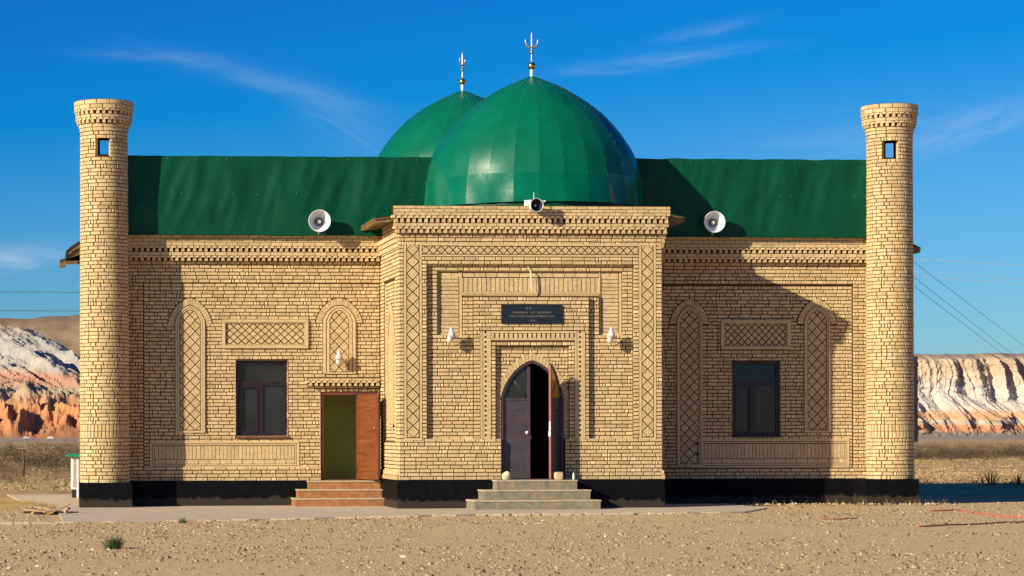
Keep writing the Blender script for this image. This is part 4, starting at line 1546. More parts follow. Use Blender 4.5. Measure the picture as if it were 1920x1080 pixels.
# stones and tap on the landing
def rock(loc, s, mat, label, name, cat, grp=None, sq=.0):
    import bmesh
    bm = bmesh.new()
    bmesh.ops.create_icosphere(bm, subdivisions=3, radius=1)
    for v in bm.verts:
        p = v.co.copy()
        n = 1 + .16 * mnoise.noise(p * 1.3 + Vector(loc)) + .05 * mnoise.noise(p * 4)
        if sq: p = Vector([math.copysign(abs(q) ** (1 - sq), q) for q in p])
        v.co = Vector((p.x * s[0], p.y * s[1], max(p.z, -.75) * s[2] + .75 * s[2])) * n
        if v.co.z < 0: v.co.z = 0
    for f in bm.faces: f.smooth = True
    me = bpy.data.meshes.new(name); bm.to_mesh(me); bm.free()
    me.materials.append(mat)
    o = bpy.data.objects.new(name, me); o.location = loc; col.objects.link(o)
    tag(o, label, cat, grp)
    return o
p = at(949.5, 899, -.30); rock((p.x, -.30, PLp), (.095, .075, .10), M_STONE, 'pale rounded stone on the top step before the closed door leaf', 'stone', 'stone', 'door stones', .15)
p = at(1048, 899, -.45); rock((p.x, -.45, PLp), (.10, .08, .095), simple('tan_stone', (.50, .36, .21), .9, vary=.3, nscale=15, bmp=.5), 'tan blocky stone on the top step by the open door leaf', 'stone', 'stone', 'door stones', .45)
p = at(1076, 899, -.12)
t = empty('drink_bottle', (p.x, -.10, PLp)); tag(t, 'small white and blue bottle beside the porch steps on the plinth edge', 'bottle')
mb = MB(); mb.lathe([(.001, 0), (.028, 0), (.030, .01), (.030, .09), (.014, .125), (.012, .145)], (0, 0, 0), 14, 'z', 0); mb.build('body', M_WHITE, t)
mb = MB(); mb.lathe([(.015, .145), (.016, .172), (.001, .174)], (0, 0, 0), 12, 'z', 0); mb.build('cap', simple('blue_cap', (.03, .07, .3), .4), t)

# ------------------------------------------------------------------ small cabinet beyond the left minaret
c = gnd(134, 934)
cabY = c.y
e = empty('utility_cabinet', (c.x, cabY, 0))
tag(e, 'small white cabinet with a green sheet lid behind the left minaret', 'cabinet')
ztop = at(134, 853, cabY).z
mb = MB(); mb.box(.0, 1.1, .03, .6, .22, ztop - .08); mb.build('body', M_WHITE, e)
mb = MB(); mb.box(.02, 1.1, .05, .58, .0, .22); mb.build('base', M_DARK, e)
for xx in (.0, .13, 1.05):
    mb = MB(); mb.box(xx, xx + .05, -.03, .02, 0 if xx == .13 else .3, ztop - .08); mb.build('post', M_WHITE, e)
mb = MB()
mb.hexa([(-.12, .7, ztop - .03), (1.25, .7, ztop - .08), (1.25, .7, ztop + .04), (-.12, .7, ztop + .02),
         (-.12, -.12, ztop - .03), (1.25, -.12, ztop - .16), (1.25, -.12, ztop + .04), (-.12, -.12, ztop + .0)])
mb.build('lid', simple('bright_green_lid', (.01, .25, .10), .4), e)

# ------------------------------------------------------------------ ground
def vnoise(x, y, seed=0):
    xi = np.floor(x).astype(np.int64); yi = np.floor(y).astype(np.int64)
    xf = x - xi; yf = y - yi
    def h(a, b):
        n = (a * 374761393 + b * 668265263 + seed * 974634777) & 0x7fffffff
        n = ((n ^ (n >> 13)) * 1274126177) & 0x7fffffff
        return ((n ^ (n >> 16)) & 0xffff) / 65535.0
    u = xf * xf * (3 - 2 * xf); v = yf * yf * (3 - 2 * yf)
    return (h(xi, yi) * (1 - u) + h(xi + 1, yi) * u) * (1 - v) + (h(xi, yi + 1) * (1 - u) + h(xi + 1, yi + 1) * u) * v
def fbm(x, y, o=4, seed=0, g=.5):
    s = 0; a = 1; t = 0
    for i in range(o):
        s = s + a * vnoise(x * 2 ** i, y * 2 ** i, seed + i * 17); t += a; a *= g
    return s / t
def ridged(x, y, o=4, seed=0, g=.5):
    s = 0; a = 1; t = 0
    for i in range(o):
        s = s + a * (1 - np.abs(2 * vnoise(x * 2 ** i, y * 2 ** i, seed + i * 31) - 1)); t += a; a *= g
    return s / t


def grid_obj(name, X, Y, Z, mat, smooth=True):
    ny, nx = X.shape
    me = bpy.data.meshes.new(name)
    co = np.stack([X, Y, Z], -1).reshape(-1, 3).astype(np.float32)
    me.vertices.add(len(co)); me.vertices.foreach_set('co', co.ravel())
    i = np.arange((ny - 1) * (nx - 1)); r_, c_ = i // (nx - 1), i % (nx - 1)
    a = r_ * nx + c_
    q = np.stack([a, a + 1, a + nx + 1, a + nx], -1).astype(np.int32)
    me.loops.add(q.size); me.loops.foreach_set('vertex_index', q.ravel())
    me.polygons.add(len(q)); me.polygons.foreach_set('loop_start', np.arange(len(q), dtype=np.int32) * 4)
    me.polygons.foreach_set('use_smooth', np.full(len(q), smooth))
    me.update(calc_edges=True); me.validate()
    me.materials.append(mat)
    o = bpy.data.objects.new(name, me); col.objects.link(o)
    return o


def ground_h(x, y):
    h = .05 * (fbm(x * .35, y * .35, 4, 3) - .5) + .018 * (fbm(x * 3, y * 3, 3, 8) - .5)
    near = np.clip((np.abs(y - 7) - 9) / 3, 0, 1) * 1.0
    d = np.maximum(np.abs(x + .6) - 11.5, 0) + np.maximum(y - 17, 0) + np.maximum(-1.3 - y, 0)
    k = np.clip(d / 2.0, 0, 1)
    far = np.clip((y - 25) / 60, 0, 1)
    h = h * k + far * .9 * (fbm(x * .03, y * .03, 4, 21) - .5)
    return h - .012


def axis(lo, hi, step, far, gr=1.18):
    a = list(np.arange(lo, hi + 1e-6, step))
    s = step
    while a[-1] < far: s *= gr; a.append(a[-1] + s)
    s = step
    while a[0] > -far: s *= gr; a.insert(0, a[0] - s)
    return np.array(a)
gx = axis(-16, 16, .16, 4500); gy = axis(-26, 16, .16, 4500)
GX, GY = np.meshgrid(gx, gy)


def ground_mat():
    mt, nt, b = new_mat('gravel_and_dry_earth')
    g = coords(nt)
    pos = g.outputs['Position']
    n1 = noise_n(nt, .25, 5, .6, pos); n2 = noise_n(nt, 7, 6, .7, pos, .6); n3 = noise_n(nt, 38, 4, .65, pos)
    grav = ramp(nt, n2.outputs[0], [(.28, (.50, .345, .165)), (.5, (.67, .475, .235)), (.72, (.75, .55, .285))])
    grav2 = mixc(nt, grav.outputs[0], ramp(nt, n3.outputs[0], [(.3, (.78, .76, .73)), (.5, (1, 1, 1)), (.72, (1.12, 1.1, 1.08))]).outputs[0], 1.0, 'MULTIPLY')
    grav3 = mixc(nt, grav2, (.64, .42, .19), ramp(nt, n1.outputs[0], [(.45, (0, 0, 0)), (.75, (.55, .55, .55))]).outputs[0])
    n4 = noise_n(nt, .12, 6, .65, pos, .5); n5 = noise_n(nt, 1.2, 6, .7, pos)
    field = ramp(nt, n4.outputs[0], [(.3, (.34, .225, .10)), (.45, (.58, .39, .175)), (.6, (.62, .43, .20)), (.72, (.36, .25, .125))])
    field2 = mixc(nt, field.outputs[0], ramp(nt, n5.outputs[0], [(.35, (.5, .45, .4)), (.6, (1.08, 1.06, 1.02))]).outputs[0], 1.0, 'MULTIPLY')
    sx = nt.nodes.new('ShaderNodeSeparateXYZ'); nt.links.new(pos, sx.inputs[0])
    add = nd(nt, 'ShaderNodeMath', _operation='MULTIPLY_ADD'); nt.links.new(n1.outputs[0], add.inputs[0]); add.inputs[1].default_value = 8; nt.links.new(sx.outputs['Y'], add.inputs[2])
    mr = nd(nt, 'ShaderNodeMapRange'); mr.inputs['From Min'].default_value = 7; mr.inputs['From Max'].default_value = 14
    nt.links.new(add.outputs[0], mr.inputs['Value'])
    c = mixc(nt, grav3, field2, mr.outputs[0])
    mr2 = nd(nt, 'ShaderNodeMapRange'); mr2.inputs['From Min'].default_value = 450; mr2.inputs['From Max'].default_value = 650
    nt.links.new(sx.outputs['Y'], mr2.inputs['Value'])
    c2 = mixc(nt, c, (.34, .28, .22), mr2.outputs[0])
    nt.links.new(c2, b.inputs['Base Color'])
    b.inputs['Roughness'].default_value = .95; b.inputs['Specular IOR Level'].default_value = .1
    hs = nd(nt, 'ShaderNodeMath', _operation='MULTIPLY_ADD'); nt.links.new(n2.outputs[0], hs.inputs[0]); hs.inputs[1].default_value = 2.0; nt.links.new(n3.outputs[0], hs.inputs[2])
    bump(nt, b, hs.outputs[0], .8, .02)
    return mt


gr = grid_obj('ground', GX, GY, ground_h(GX, GY), ground_mat())
tag(gr, kind='structure')

# concrete apron round the building
mb = MB()
Pts = [gnd(-60, 990), gnd(120, 981), gnd(400, 976.5), gnd(640, 971), gnd(900, 965), gnd(1240, 963), gnd(1400, 960), gnd(1440, 953)]
front = [(-9.9 - .0, Pts[1].y)]
top = []
xs_ = [p.x for p in Pts[1:]]; ys_ = [p.y for p in Pts[1:]]
xgrid = np.linspace(xs_[0], xs_[-1], 50)
prevp = None
for i in range(len(xgrid) - 1):
    xa, xb = xgrid[i], xgrid[i + 1]
    ya = float(np.interp(xa, xs_, ys_)) + .07 * mnoise.noise(Vector((xa * 1.3, 0, 0))); yb = float(np.interp(xb, xs_, ys_)) + .07 * mnoise.noise(Vector((xb * 1.3, 0, 0)))
    mb.hexa([(xa, 3.2, -.08), (xb, 3.2, -.08), (xb, 3.2, .012), (xa, 3.2, .012), (xa, ya, -.08), (xb, yb, -.08), (xb, yb, .012), (xa, ya, .012)])
o = mb.build('pavement', M_CONC); tag(o, kind='structure')
mb = MB()
x0_, x1_ = gnd(60, 955).x, XL
a0 = gnd(118, 955)
mb.hexa([(XL - 2.2, 14, -.08), (XL, 14, -.08), (XL, 14, .008), (XL - 2.2, 14, .008),
         (a0.x - .5, a0.y + .1, -.08), (XL, a0.y + .1, -.08), (XL, a0.y + .1, .008), (a0.x - .5, a0.y + .1, .008)])
o = mb.build('path', M_CONC); tag(o, kind='structure')
# rough kerb stones along the apron's edge
mb = MB()
x = xs_[0] - 1.7
while x < xgrid[-1] - 2:
    l = rng.uniform(.12, .4)
    y = float(np.interp(x, xs_, ys_)) - .09 + .07 * mnoise.noise(Vector((x * 1.3, 0, 0)))
    if rng.random() < .7:
        mb.hexa([(x, y + .08, -.05), (x + l, y + .08, -.05), (x + l, y + .08, .02 + rng.uniform(0, .02)), (x, y + .08, .02 + rng.uniform(0, .02)),
                 (x + .01, y - rng.uniform(0, .03), -.05), (x + l - .01, y - rng.uniform(0, .03), -.05), (x + l - .01, y + .01, .015 + rng.uniform(0, .02)), (x + .01, y + .01, .015 + rng.uniform(0, .02))])
    x += l + rng.uniform(.01, .08)
o = mb.build('kerb', M_TREAD); tag(o, kind='structure')

# loose gravel chips
def chips(n, region, name, mat, smin, smax):
    (x0, x1, y0, y1) = region
    px = nrg.uniform(x0, x1, n); py = nrg.uniform(y0, y1, n)
    dens = fbm(px * .5, py * .5, 3, 77)
    keep = nrg.random(n) < np.clip((dens - .28) * 3.2, .12, 1)
    px, py = px[keep], py[keep]
    # keep chips off the apron
    edge = np.interp(px, xs_, ys_)
    on = (px > xs_[0] - .2) & (px < xs_[-1]) & (py > edge - .05)
    on2 = (py > 1.0) & (np.abs(px + .7) < 9.6)
    sel = ~(on | on2)
    px, py = px[sel], py[sel]
    n = len(px)
    L = np.exp(nrg.normal(math.log((smin * smax) ** .5), .45, n)); L = np.clip(L, smin * .6, smax * 1.5)
    W = L * nrg.uniform(.18, .5, n); H = np.minimum(L * nrg.uniform(.22, .5, n), .032)
    th = nrg.uniform(0, PI, n)
    base = np.array([[1, 0, 0], [.25, .9, .1], [-1, .1, .0], [-.2, -.9, .1], [.35, .15, 1], [-.45, -.1, .8]])
    v = np.repeat(base[None], n, 0) + nrg.normal(0, .14, (n, 6, 3))
    vx = v[..., 0] * L[:, None] * .5; vy = v[..., 1] * W[:, None] * .5; vz = v[..., 2] * H[:, None]
    c_, s_ = np.cos(th)[:, None], np.sin(th)[:, None]
    X = px[:, None] + vx * c_ - vy * s_; Y = py[:, None] + vx * s_ + vy * c_
    Z = ground_h(px, py)[:, None] + vz - H[:, None] * .12
    co = np.stack([X, Y, Z], -1).reshape(-1, 3)
    fc = np.array([[0, 1, 4], [1, 5, 4], [1, 2, 5], [2, 3, 5], [3, 4, 5], [3, 0, 4]])
    f = (np.arange(n)[:, None, None] * 6 + fc[None]).reshape(-1, 3).astype(np.int32)
    me = bpy.data.meshes.new(name)
    me.vertices.add(len(co)); me.vertices.foreach_set('co', co.astype(np.float32).ravel())
    me.loops.add(f.size); me.loops.foreach_set('vertex_index', f.ravel())
    me.polygons.add(len(f)); me.polygons.foreach_set('loop_start', np.arange(len(f), dtype=np.int32) * 3)
    me.update(calc_edges=True)
    me.materials.append(mat)
    o = bpy.data.objects.new(name, me); col.objects.link(o)
    return o


def chip_mat(stops):
    mt, nt, b = new_mat('gravel_chip')
    g = coords(nt)
    r = ramp(nt, g.outputs['Random Per Island'], stops)
    nt.links.new(r.outputs[0], b.inputs['Base Color']); b.inputs['Roughness'].default_value = .9
    b.inputs['Specular IOR Level'].default_value = .2
    return mt


M_CHIP = chip_mat([(0, (.16, .11, .06)), (.3, (.34, .24, .125)), (.88, (.50, .365, .195)), (.98, (.62, .48, .29)), (1, (.80, .70, .54))])
o = chips(85000, (-17, 17, -27, 3), 'gravel', M_CHIP, .016, .080)
tag(o, 'loose tan gravel chips scattered over the forecourt', 'gravel', kind='stuff')

# earth and stones piled along the foot of the right wing
mb = MB()
for i in range(240):
    x = rng.uniform(4.6, XR + .9); y = rng.uniform(1.25, 2.05) if x < XR - .7 else rng.uniform(.9, 1.6)
    s_ = rng.uniform(.012, .042)
    p = Vector((x, y, .01))
    q = [Vector((rng.gauss(0, .35) + a, rng.gauss(0, .3) + b, c + rng.gauss(0, .15))) * s_ + p for a, b, c in ((1.3, 0, 0), (0, 1, 0), (-1.3, 0, 0), (0, -1, 0), (.2, 0, 1.1))]
    mb.raw(q, [(0, 1, 4), (1, 2, 4), (2, 3, 4), (3, 0, 4)], 0)
for i in range(70):
    x = rng.uniform(5.0, XR + .9); y = rng.uniform(1.2, 2.0) if x < XR - .7 else rng.uniform(.9, 1.5)
    l = rng.uniform(.05, .2); d = Vector((rng.gauss(0, .6), rng.gauss(0, .4), 1)).normalized() * l; s_ = Vector((.006, 0, 0))
    b0 = Vector((x, y, 0))
    mb.raw([b0 - s_, b0 + s_, b0 + d], [(0, 1, 2)], 1)
o = mb.build('rubble', [M_CHIP, simple('straw_stem', (.5, .36, .16), .9)])
tag(o, 'line of small stones and dry stems along the foot of the right wing', 'rubble', kind='stuff')

# ------------------------------------------------------------------ plants
def tuft(loc, n, L, spread, mat, label, cat, name, group=None, thick=.006):
    mb = MB()
    for i in range(n):
        a = rng.uniform(0, 2 * PI); tilt = abs(rng.gauss(0, spread))
        r0 = rng.uniform(0, L * .45)
        l = L * rng.uniform(.5, 1.0)
        d = Vector((math.cos(a), math.sin(a), 0))
        b0 = d * r0; side = Vector((-d.y, d.x, 0)) * thick
        mid = b0 + d * (l * .5 * math.sin(tilt)) + Vector((0, 0, l * .5 * math.cos(tilt)))
        tip = b0 + d * (l * math.sin(tilt * 1.35)) + Vector((0, 0, l * .95 * math.cos(tilt * 1.25)))
        mb.raw([b0 - side, b0 + side, mid + side * .8, mid - side * .8, tip], [(0, 1, 2, 3), (3, 2, 4)])
    o = mb.build(name, mat); o.location = loc
    tag(o, label, cat, group)
    return o
M_GREENG = simple('green_grass', (.07, .115, .03), .7, vary=.5, nscale=30)
M_DRYW = simple('dry_weed', (.10, .075, .04), .8, vary=.4, nscale=20)
p = gnd(213, 1027); tuft((p.x, p.y, -.01), 240, .27, .95, M_GREENG, 'green grass tuft alone on the tan gravel in the left foreground', 'grass tuft', 'grass_tuft', 'grass tufts')
p = gnd(343, 981); tuft((p.x, p.y, -.01), 90, .17, .9, M_GREENG, 'tiny green grass tuft at the edge of the concrete apron', 'grass tuft', 'grass_tuft', 'grass tufts')
p = gnd(1856, 910); tuft((p.x, p.y, 0), 46, .62, .55, M_DRYW, 'dark dry weed at the far edge of the building shadow, left of the two', 'weed', 'dry_weed', 'dark weeds by the shadow', .012)
p = gnd(1909, 909); tuft((p.x, p.y, 0), 30, .55, .4, M_DRYW, 'dark dry weed at the far edge of the building shadow, nearest the frame edge', 'weed', 'dry_weed', 'dark weeds by the shadow', .012)

# heap of broken boards left of the path
hp = gnd(82, 962)
mb = MB()
for i in range(26):
    l = rng.uniform(.08, .34); w_ = rng.uniform(.02, .05); t_ = rng.uniform(.008, .02)
    Mx = Matrix.Translation((rng.gauss(0, .22), rng.gauss(0, .45), rng.uniform(.01, .09))) @ Matrix.Rotation(rng.uniform(0, PI), 4, 'Z') @ Matrix.Rotation(rng.uniform(-.5, .5), 4, 'Y') @ Matrix.Rotation(rng.uniform(-.5, .5), 4, 'X')
    pts = [Mx @ Vector((sx * l, sy_ * w_, sz * t_)) for sy_, sz, sx in ((1, -1, -1), (1, -1, 1), (1, 1, 1), (1, 1, -1), (-1, -1, -1), (-1, -1, 1), (-1, 1, 1), (-1, 1, -1))]
    mb.hexa(pts, 0 if rng.random() < .75 else 1)
o = mb.build('wood_heap', [simple('split_wood', (.42, .28, .14), .8, vary=.3), M_DARK]); o.location = (hp.x, hp.y, 0)
tag(o, 'low heap of broken wood scraps beside the concrete path', 'wood heap')
# yellow grass mound left
pm = gnd(22, 953)
mb = MB()
for i in range(900):
    a = rng.uniform(0, 2 * PI); rr = math.sqrt(rng.random())
    x = math.cos(a) * rr * 1.0; y = math.sin(a) * rr * 2.4
    z = .10 * max(0, 1 - rr * rr)
    l = rng.uniform(.05, .13); d = Vector((rng.gauss(0, .5), rng.gauss(0, .5), 1)).normalized() * l
    b0 = Vector((x, y, z)); s_ = Vector((.006, 0, 0))
    mb.raw([b0 - s_, b0 + s_, b0 + d], [(0, 1, 2)])
for k in range(14):
    for q in range(24):
        pass
o = mb.build('dry_grass', simple('straw_grass', (.36, .25, .09), .9, vary=.35, nscale=25)); o.location = (pm.x, pm.y, 0)
tag(o, 'straw coloured dry grass patch at the left edge', 'dry grass', kind='stuff')

# hoses on the right
def hose(pts, r, label):
    P_ = [gnd(x, y) for x, y in pts]
    fine = []
    for a, b in zip(P_[:-1], P_[1:]):
        for k in range(6):
            t = k / 6
            q = a.lerp(b, t); q.z = float(ground_h(np.array([q.x]), np.array([q.y]))[0]) + r * .8
            q.x += .02 * mnoise.noise(Vector((q.y * 2, q.x, 0))); fine.append(q)
    q = P_[-1]; fine.append(Vector((q.x, q.y, fine[-1].z)))
    mb = MB(); mb.tube(fine, r, 7)
    o = mb.build('hose', M_HOSE, None, origin=tuple(fine[0])); tag(o, label, 'hose', 'red hoses on the gravel')
M_HOSE = simple('red_hose', (.42, .13, .075), .6, vary=.25)
hose([(1722, 988.5), (1800, 984), (1860, 980.5), (1935, 976.5), (2000, 974)], .016, 'long red hose lying on the gravel, lowest and nearest of the three')
hose([(1742, 957.5), (1797, 956.5), (1838, 962), (1880, 966.5), (1914, 968.5), (1960, 970)], .020, 'bent red hose on the gravel in front of the building shadow')
hose([(1540, 973), (1575, 972.6), (1608, 971.6)], .013, 'short piece of red hose on the gravel before the right minaret')

# ------------------------------------------------------------------ poles and wires
p = gnd(44, 893)
e = empty('utility_pole', (p.x, p.y, 0)); tag(e, 'thin brown wooden pole standing in the scrub left of the mosque', 'pole')
hz = at(43, 838, p.y).z
mb = MB(); mb.tube([(0, 0, -.1), (.01, 0, hz * .5), (-.01, 0, hz)], [.05, .045, .035], 8); mb.build('post', simple('pole_wood', (.12, .055, .025), .8, vary=.3), e)
mb = MB(); mb.box(-.22, .2, -.04, -.0, hz * .93, hz * .97); mb.build('crossarm', M_OLDWOOD, e)

M_WIRE = simple('wire', (.12, .14, .18), .5)
M_WIREL = simple('bright_wire', (.55, .56, .58), .35, .2)
def wire(a, b, sag, r, label, mat, grp):
    pts = []
    for k in range(25):
        t = k / 24
        q = a.lerp(b, t); q.z -= sag * 4 * t * (1 - t); pts.append(q)
    mb = MB(); mb.tube(pts, r, 5)
    o = mb.build('overhead_wire', mat, None, origin=tuple(a)); tag(o, label, 'wire', grp)
wire(at(-2600, 538, 90), at(700, 550, 90), .0, .017, 'upper of two dark overhead wires left of the left minaret', M_WIRE, 'overhead wires on the left')
wire(at(-2600, 573, 90), at(700, 585, 90), .0, .017, 'lower of two dark overhead wires left of the left minaret', M_WIRE, 'overhead wires on the left')
wire(at(1713, 491, 5.0), at(2120, 800, 75), .0, .0055, 'steep dark wire leaving the right eave, highest of the steep ones', M_WIRE, 'service wires from the right eave')
wire(at(1713, 519, 6.0), at(2120, 838, 75), .0, .0055, 'steep dark wire leaving the right side wall, middle of the steep ones', M_WIRE, 'service wires from the right eave')
wire(at(1713, 536, 6.5), at(2120, 846, 75), .0, .0055, 'steep dark wire leaving the right side wall, lowest of the steep ones', M_WIRE, 'service wires from the right eave')
wire(at(1100, 451.5, 120), at(4200, 626, 120), .0, .018, 'pale nearly level wire right of the right minaret, topmost', M_WIREL, 'pale wires on the right')
wire(at(1100, 463, 120), at(4200, 695, 120), .0, .014, 'pale nearly level wire right of the right minaret, middle', M_WIREL, 'pale wires on the right')
wire(at(1100, 472.5, 120), at(4200, 686, 120), .2, .018, 'pale nearly level wire right of the right minaret, lowest', M_WIREL, 'pale wires on the right')

# ------------------------------------------------------------------ hills
def strata(name, stops, zmax, amp, nsc):
    mt, nt, b = new_mat(name)
    g = coords(nt)
    sx = nt.nodes.new('ShaderNodeSeparateXYZ'); nt.links.new(g.outputs['Position'], sx.inputs[0])
    n = noise_n(nt, nsc, 5, .6, g.outputs['Position']); n2 = noise_n(nt, nsc * 7, 6, .7, g.outputs['Position'])
    ma = nd(nt, 'ShaderNodeMath', _operation='MULTIPLY_ADD'); nt.links.new(n.outputs[0], ma.inputs[0]); ma.inputs[1].default_value = amp; nt.links.new(sx.outputs['Z'], ma.inputs[2])
    mr = nd(nt, 'ShaderNodeMapRange'); mr.inputs['From Min'].default_value = amp * .5; mr.inputs['From Max'].default_value = zmax + amp * .5
    nt.links.new(ma.outputs[0], mr.inputs['Value'])
    r = ramp(nt, mr.outputs[0], stops)
    c = mixc(nt, r.outputs[0], ramp(nt, n2.outputs[0], [(.3, (.72, .7, .68)), (.68, (1.12, 1.1, 1.08))]).outputs[0], 1.0, 'MULTIPLY')
    nt.links.new(c, b.inputs['Base Color']); b.inputs['Roughness'].default_value = .95; b.inputs['Specular IOR Level'].default_value = .1
    bump(nt, b, n2.outputs[0], .6, .8)
    return mt


# right: white mesa with buttressed cliff (Y about 1500)
YM = 1500.0
sM = 4650 / (YM + 52)
zt_m = at(1820, 657, YM).z
x_lo, x_hi = at(1200, 700, YM).x, at(2350, 700, YM).x
nx, ntt = 620, 150
xs = np.linspace(x_lo, x_hi, nx); tt = np.linspace(0, 1, ntt)
XX, TT = np.meshgrid(xs, tt)
pxx = (XX - at(1700, 700, YM).x) * sM        # px right of 1700
cl = .48 + .07 * np.sin(pxx / 60 + .8) + .10 * (fbm(XX * .035, XX * 0, 2, 5) - .5)     # foot of the cliff
dep = np.where(TT < cl, TT * zt_m * 1.55, cl * zt_m * 1.55 + (TT - cl) * zt_m * .42)
but = ridged(XX / 10.0 + 1.0 * fbm(XX * .06, TT * 2.5, 3, 9) + TT * .55, TT * .35, 4, 41, .45)
butt = np.clip((TT - cl + .07) / .16, 0, 1) * np.clip((1.0 - TT) / .10, 0, 1)
g2 = ridged((XX + TT * 20) / 15.0 + .5 * fbm(XX * .05, TT * 3, 2, 15), TT * .8, 5, 51, .52)
low = np.clip(TT / .18, 0, 1) * np.clip((cl + .06 - TT) / .2, 0, 1)
rim = np.clip((TT - .93) / .07, 0, 1)
YY = YM + dep - (but - .55) * 19 * butt - (g2 - .5) * 42 * low + rim * 12 + (fbm(XX * .22, TT * 16, 4, 71, .6) - .5) * 5.0
ZZ = TT * zt_m + (fbm(XX * .03, XX * 0, 3, 61) - .5) * 2.0 * TT + rim * (fbm(XX * .12, XX * 0, 3, 63) - .5) * 1.6
back = np.stack([XX[-1], YY[-1] + 500, ZZ[-1] * 1.0 + .5])
XX = np.vstack([XX, back[0][None]]); YY = np.vstack([YY, back[1][None]]); ZZ = np.vstack([ZZ, back[2][None]])
ZZ[0] -= 3
M_MESA = strata('white_mesa_strata', [(0, (.27, .21, .16)), (.035, (.29, .22, .16)), (.05, (.50, .24, .13)), (.11, (.52, .25, .14)), (.13, (.50, .40, .28)), (.165, (.50, .44, .34)),
                 (.19, (.56, .33, .19)), (.25, (.60, .37, .22)), (.31, (.54, .49, .41)), (.55, (.56, .515, .44)), (.68, (.55, .44, .33)), (.80, (.52, .38, .26)), (.90, (.50, .39, .27)), (.97, (.36, .28, .19)), (1, (.30, .24, .17))], zt_m, 6, .02)
o = grid_obj('hills', XX, YY, ZZ, M_MESA, False); tag(o, 'white and peach layered mesa with a fluted cliff on the right', kind='structure')

# left: striped hill and orange mounds
YL = 1100.0
sL = 4650 / (YL + 52)
x_lo, x_hi = at(-330, 700, YL).x, at(760, 700, YL).x
nx, ny = 520, 230
xs = np.linspace(x_lo, x_hi, nx); ds = np.linspace(0, 210, ny)
XX, DD = np.meshgrid(xs, ds)
pxx = (XX - x_lo) * sL - 330
def zpx(py, d=0): return (815 - py) / 4650 * (YL + 52 + d) + 1.6
crest = np.interp(pxx, [-330, -120, 0, 50, 100, 148, 220, 330, 480, 760], [zpx(v, 190) for v in (640, 612, 610, 616, 636, 660, 700, 745, 770, 790)])
s = np.clip(DD / 190, 0, 1)
basez = crest * (.30 * np.clip(s / .35, 0, 1) ** .8 + .70 * np.clip((s - .30) / .70, 0, 1) ** .85)
gl = ridged((XX + DD * .75) / 11.5 + .8 * fbm(XX * .04, DD * .02, 3, 90), DD * .010 + XX * .004, 4, 92, .46)
basez = basez + (gl - .62) * 24 * np.clip((s - .30) / .2, 0, 1) * np.clip((1.02 - s) / .3, 0, 1)
mounds = ridged(XX / 9.5 + .6 * fbm(XX * .05, DD * .05, 2, 101), DD / 17 + .5 * fbm(XX * .02, DD * .03, 2, 105), 4, 103, .42)
basez = basez + (mounds - .52) * 22 * np.clip(s / .06, 0, 1) * np.clip((.42 - s) / .12, 0, 1)
basez = basez + (fbm(XX * .16, DD * .16, 4, 140, .6) - .5) * 5.0 * np.clip(s / .05, 0, 1)
ZZ = np.maximum(basez, -2.5 + 0 * basez)
ZZ[0] = -3
YY = YL + DD
tail = (XX[-1][None], YY[-1][None] + 120, ZZ[-1][None] - 30)
XX = np.vstack([XX, tail[0]]); YY = np.vstack([YY, tail[1]]); ZZ = np.vstack([ZZ, tail[2]])
zc = zpx(612, 190)
M_LHILL = strata('striped_hill_strata', [(0, (.36, .17, .09)), (.12, (.50, .22, .10)), (.27, (.56, .27, .12)), (.34, (.48, .30, .17)), (.40, (.40, .32, .22)), (.45, (.46, .27, .18)), (.52, (.50, .26, .17)), (.58, (.42, .37, .31)),
                  (.70, (.40, .38, .345)), (.86, (.36, .345, .315)), (.95, (.40, .34, .27)), (1, (.30, .24, .17))], zc, 7, .02)
o = grid_obj('hills', XX, YY, ZZ, M_LHILL, False); tag(o, 'striped white and orange eroded hill on the left', kind='structure')

YF = 2200.0
sF = 4650 / (YF + 52)
xs = np.linspace(at(-900, 700, YF).x, at(1500, 700, YF).x, 260); ds = np.linspace(0, 400, 50)
XX, DD = np.meshgrid(xs, ds)
pxx = (XX - xs[0]) * sF - 900
cr = np.interp(pxx, [-900, 0, 60, 150, 400, 900, 1500], [(815 - v) / 4650 * (YF + 350) + 1.6 for v in (610, 597, 594, 590, 610, 690, 780)])
ZZ = cr * np.clip(DD / 320, 0, 1) ** .8 + (ridged(XX / 90, DD / 200, 4, 120) - .6) * 26 * np.clip(DD / 100, 0, 1) * np.clip((350 - DD) / 120, 0, 1) + (fbm(XX * .05, DD * .03, 3, 131) - .5) * 4
ZZ[0] = -5
M_FAR = strata('brown_ridge', [(0, (.28, .20, .12)), (.5, (.27, .19, .115)), (.85, (.33, .235, .14)), (1, (.22, .16, .10))], float(cr.max()), 20, .008)
o = grid_obj('hills', XX, YF + DD, ZZ, M_FAR); tag(o, 'bare brown ridge behind the striped hill', kind='structure')

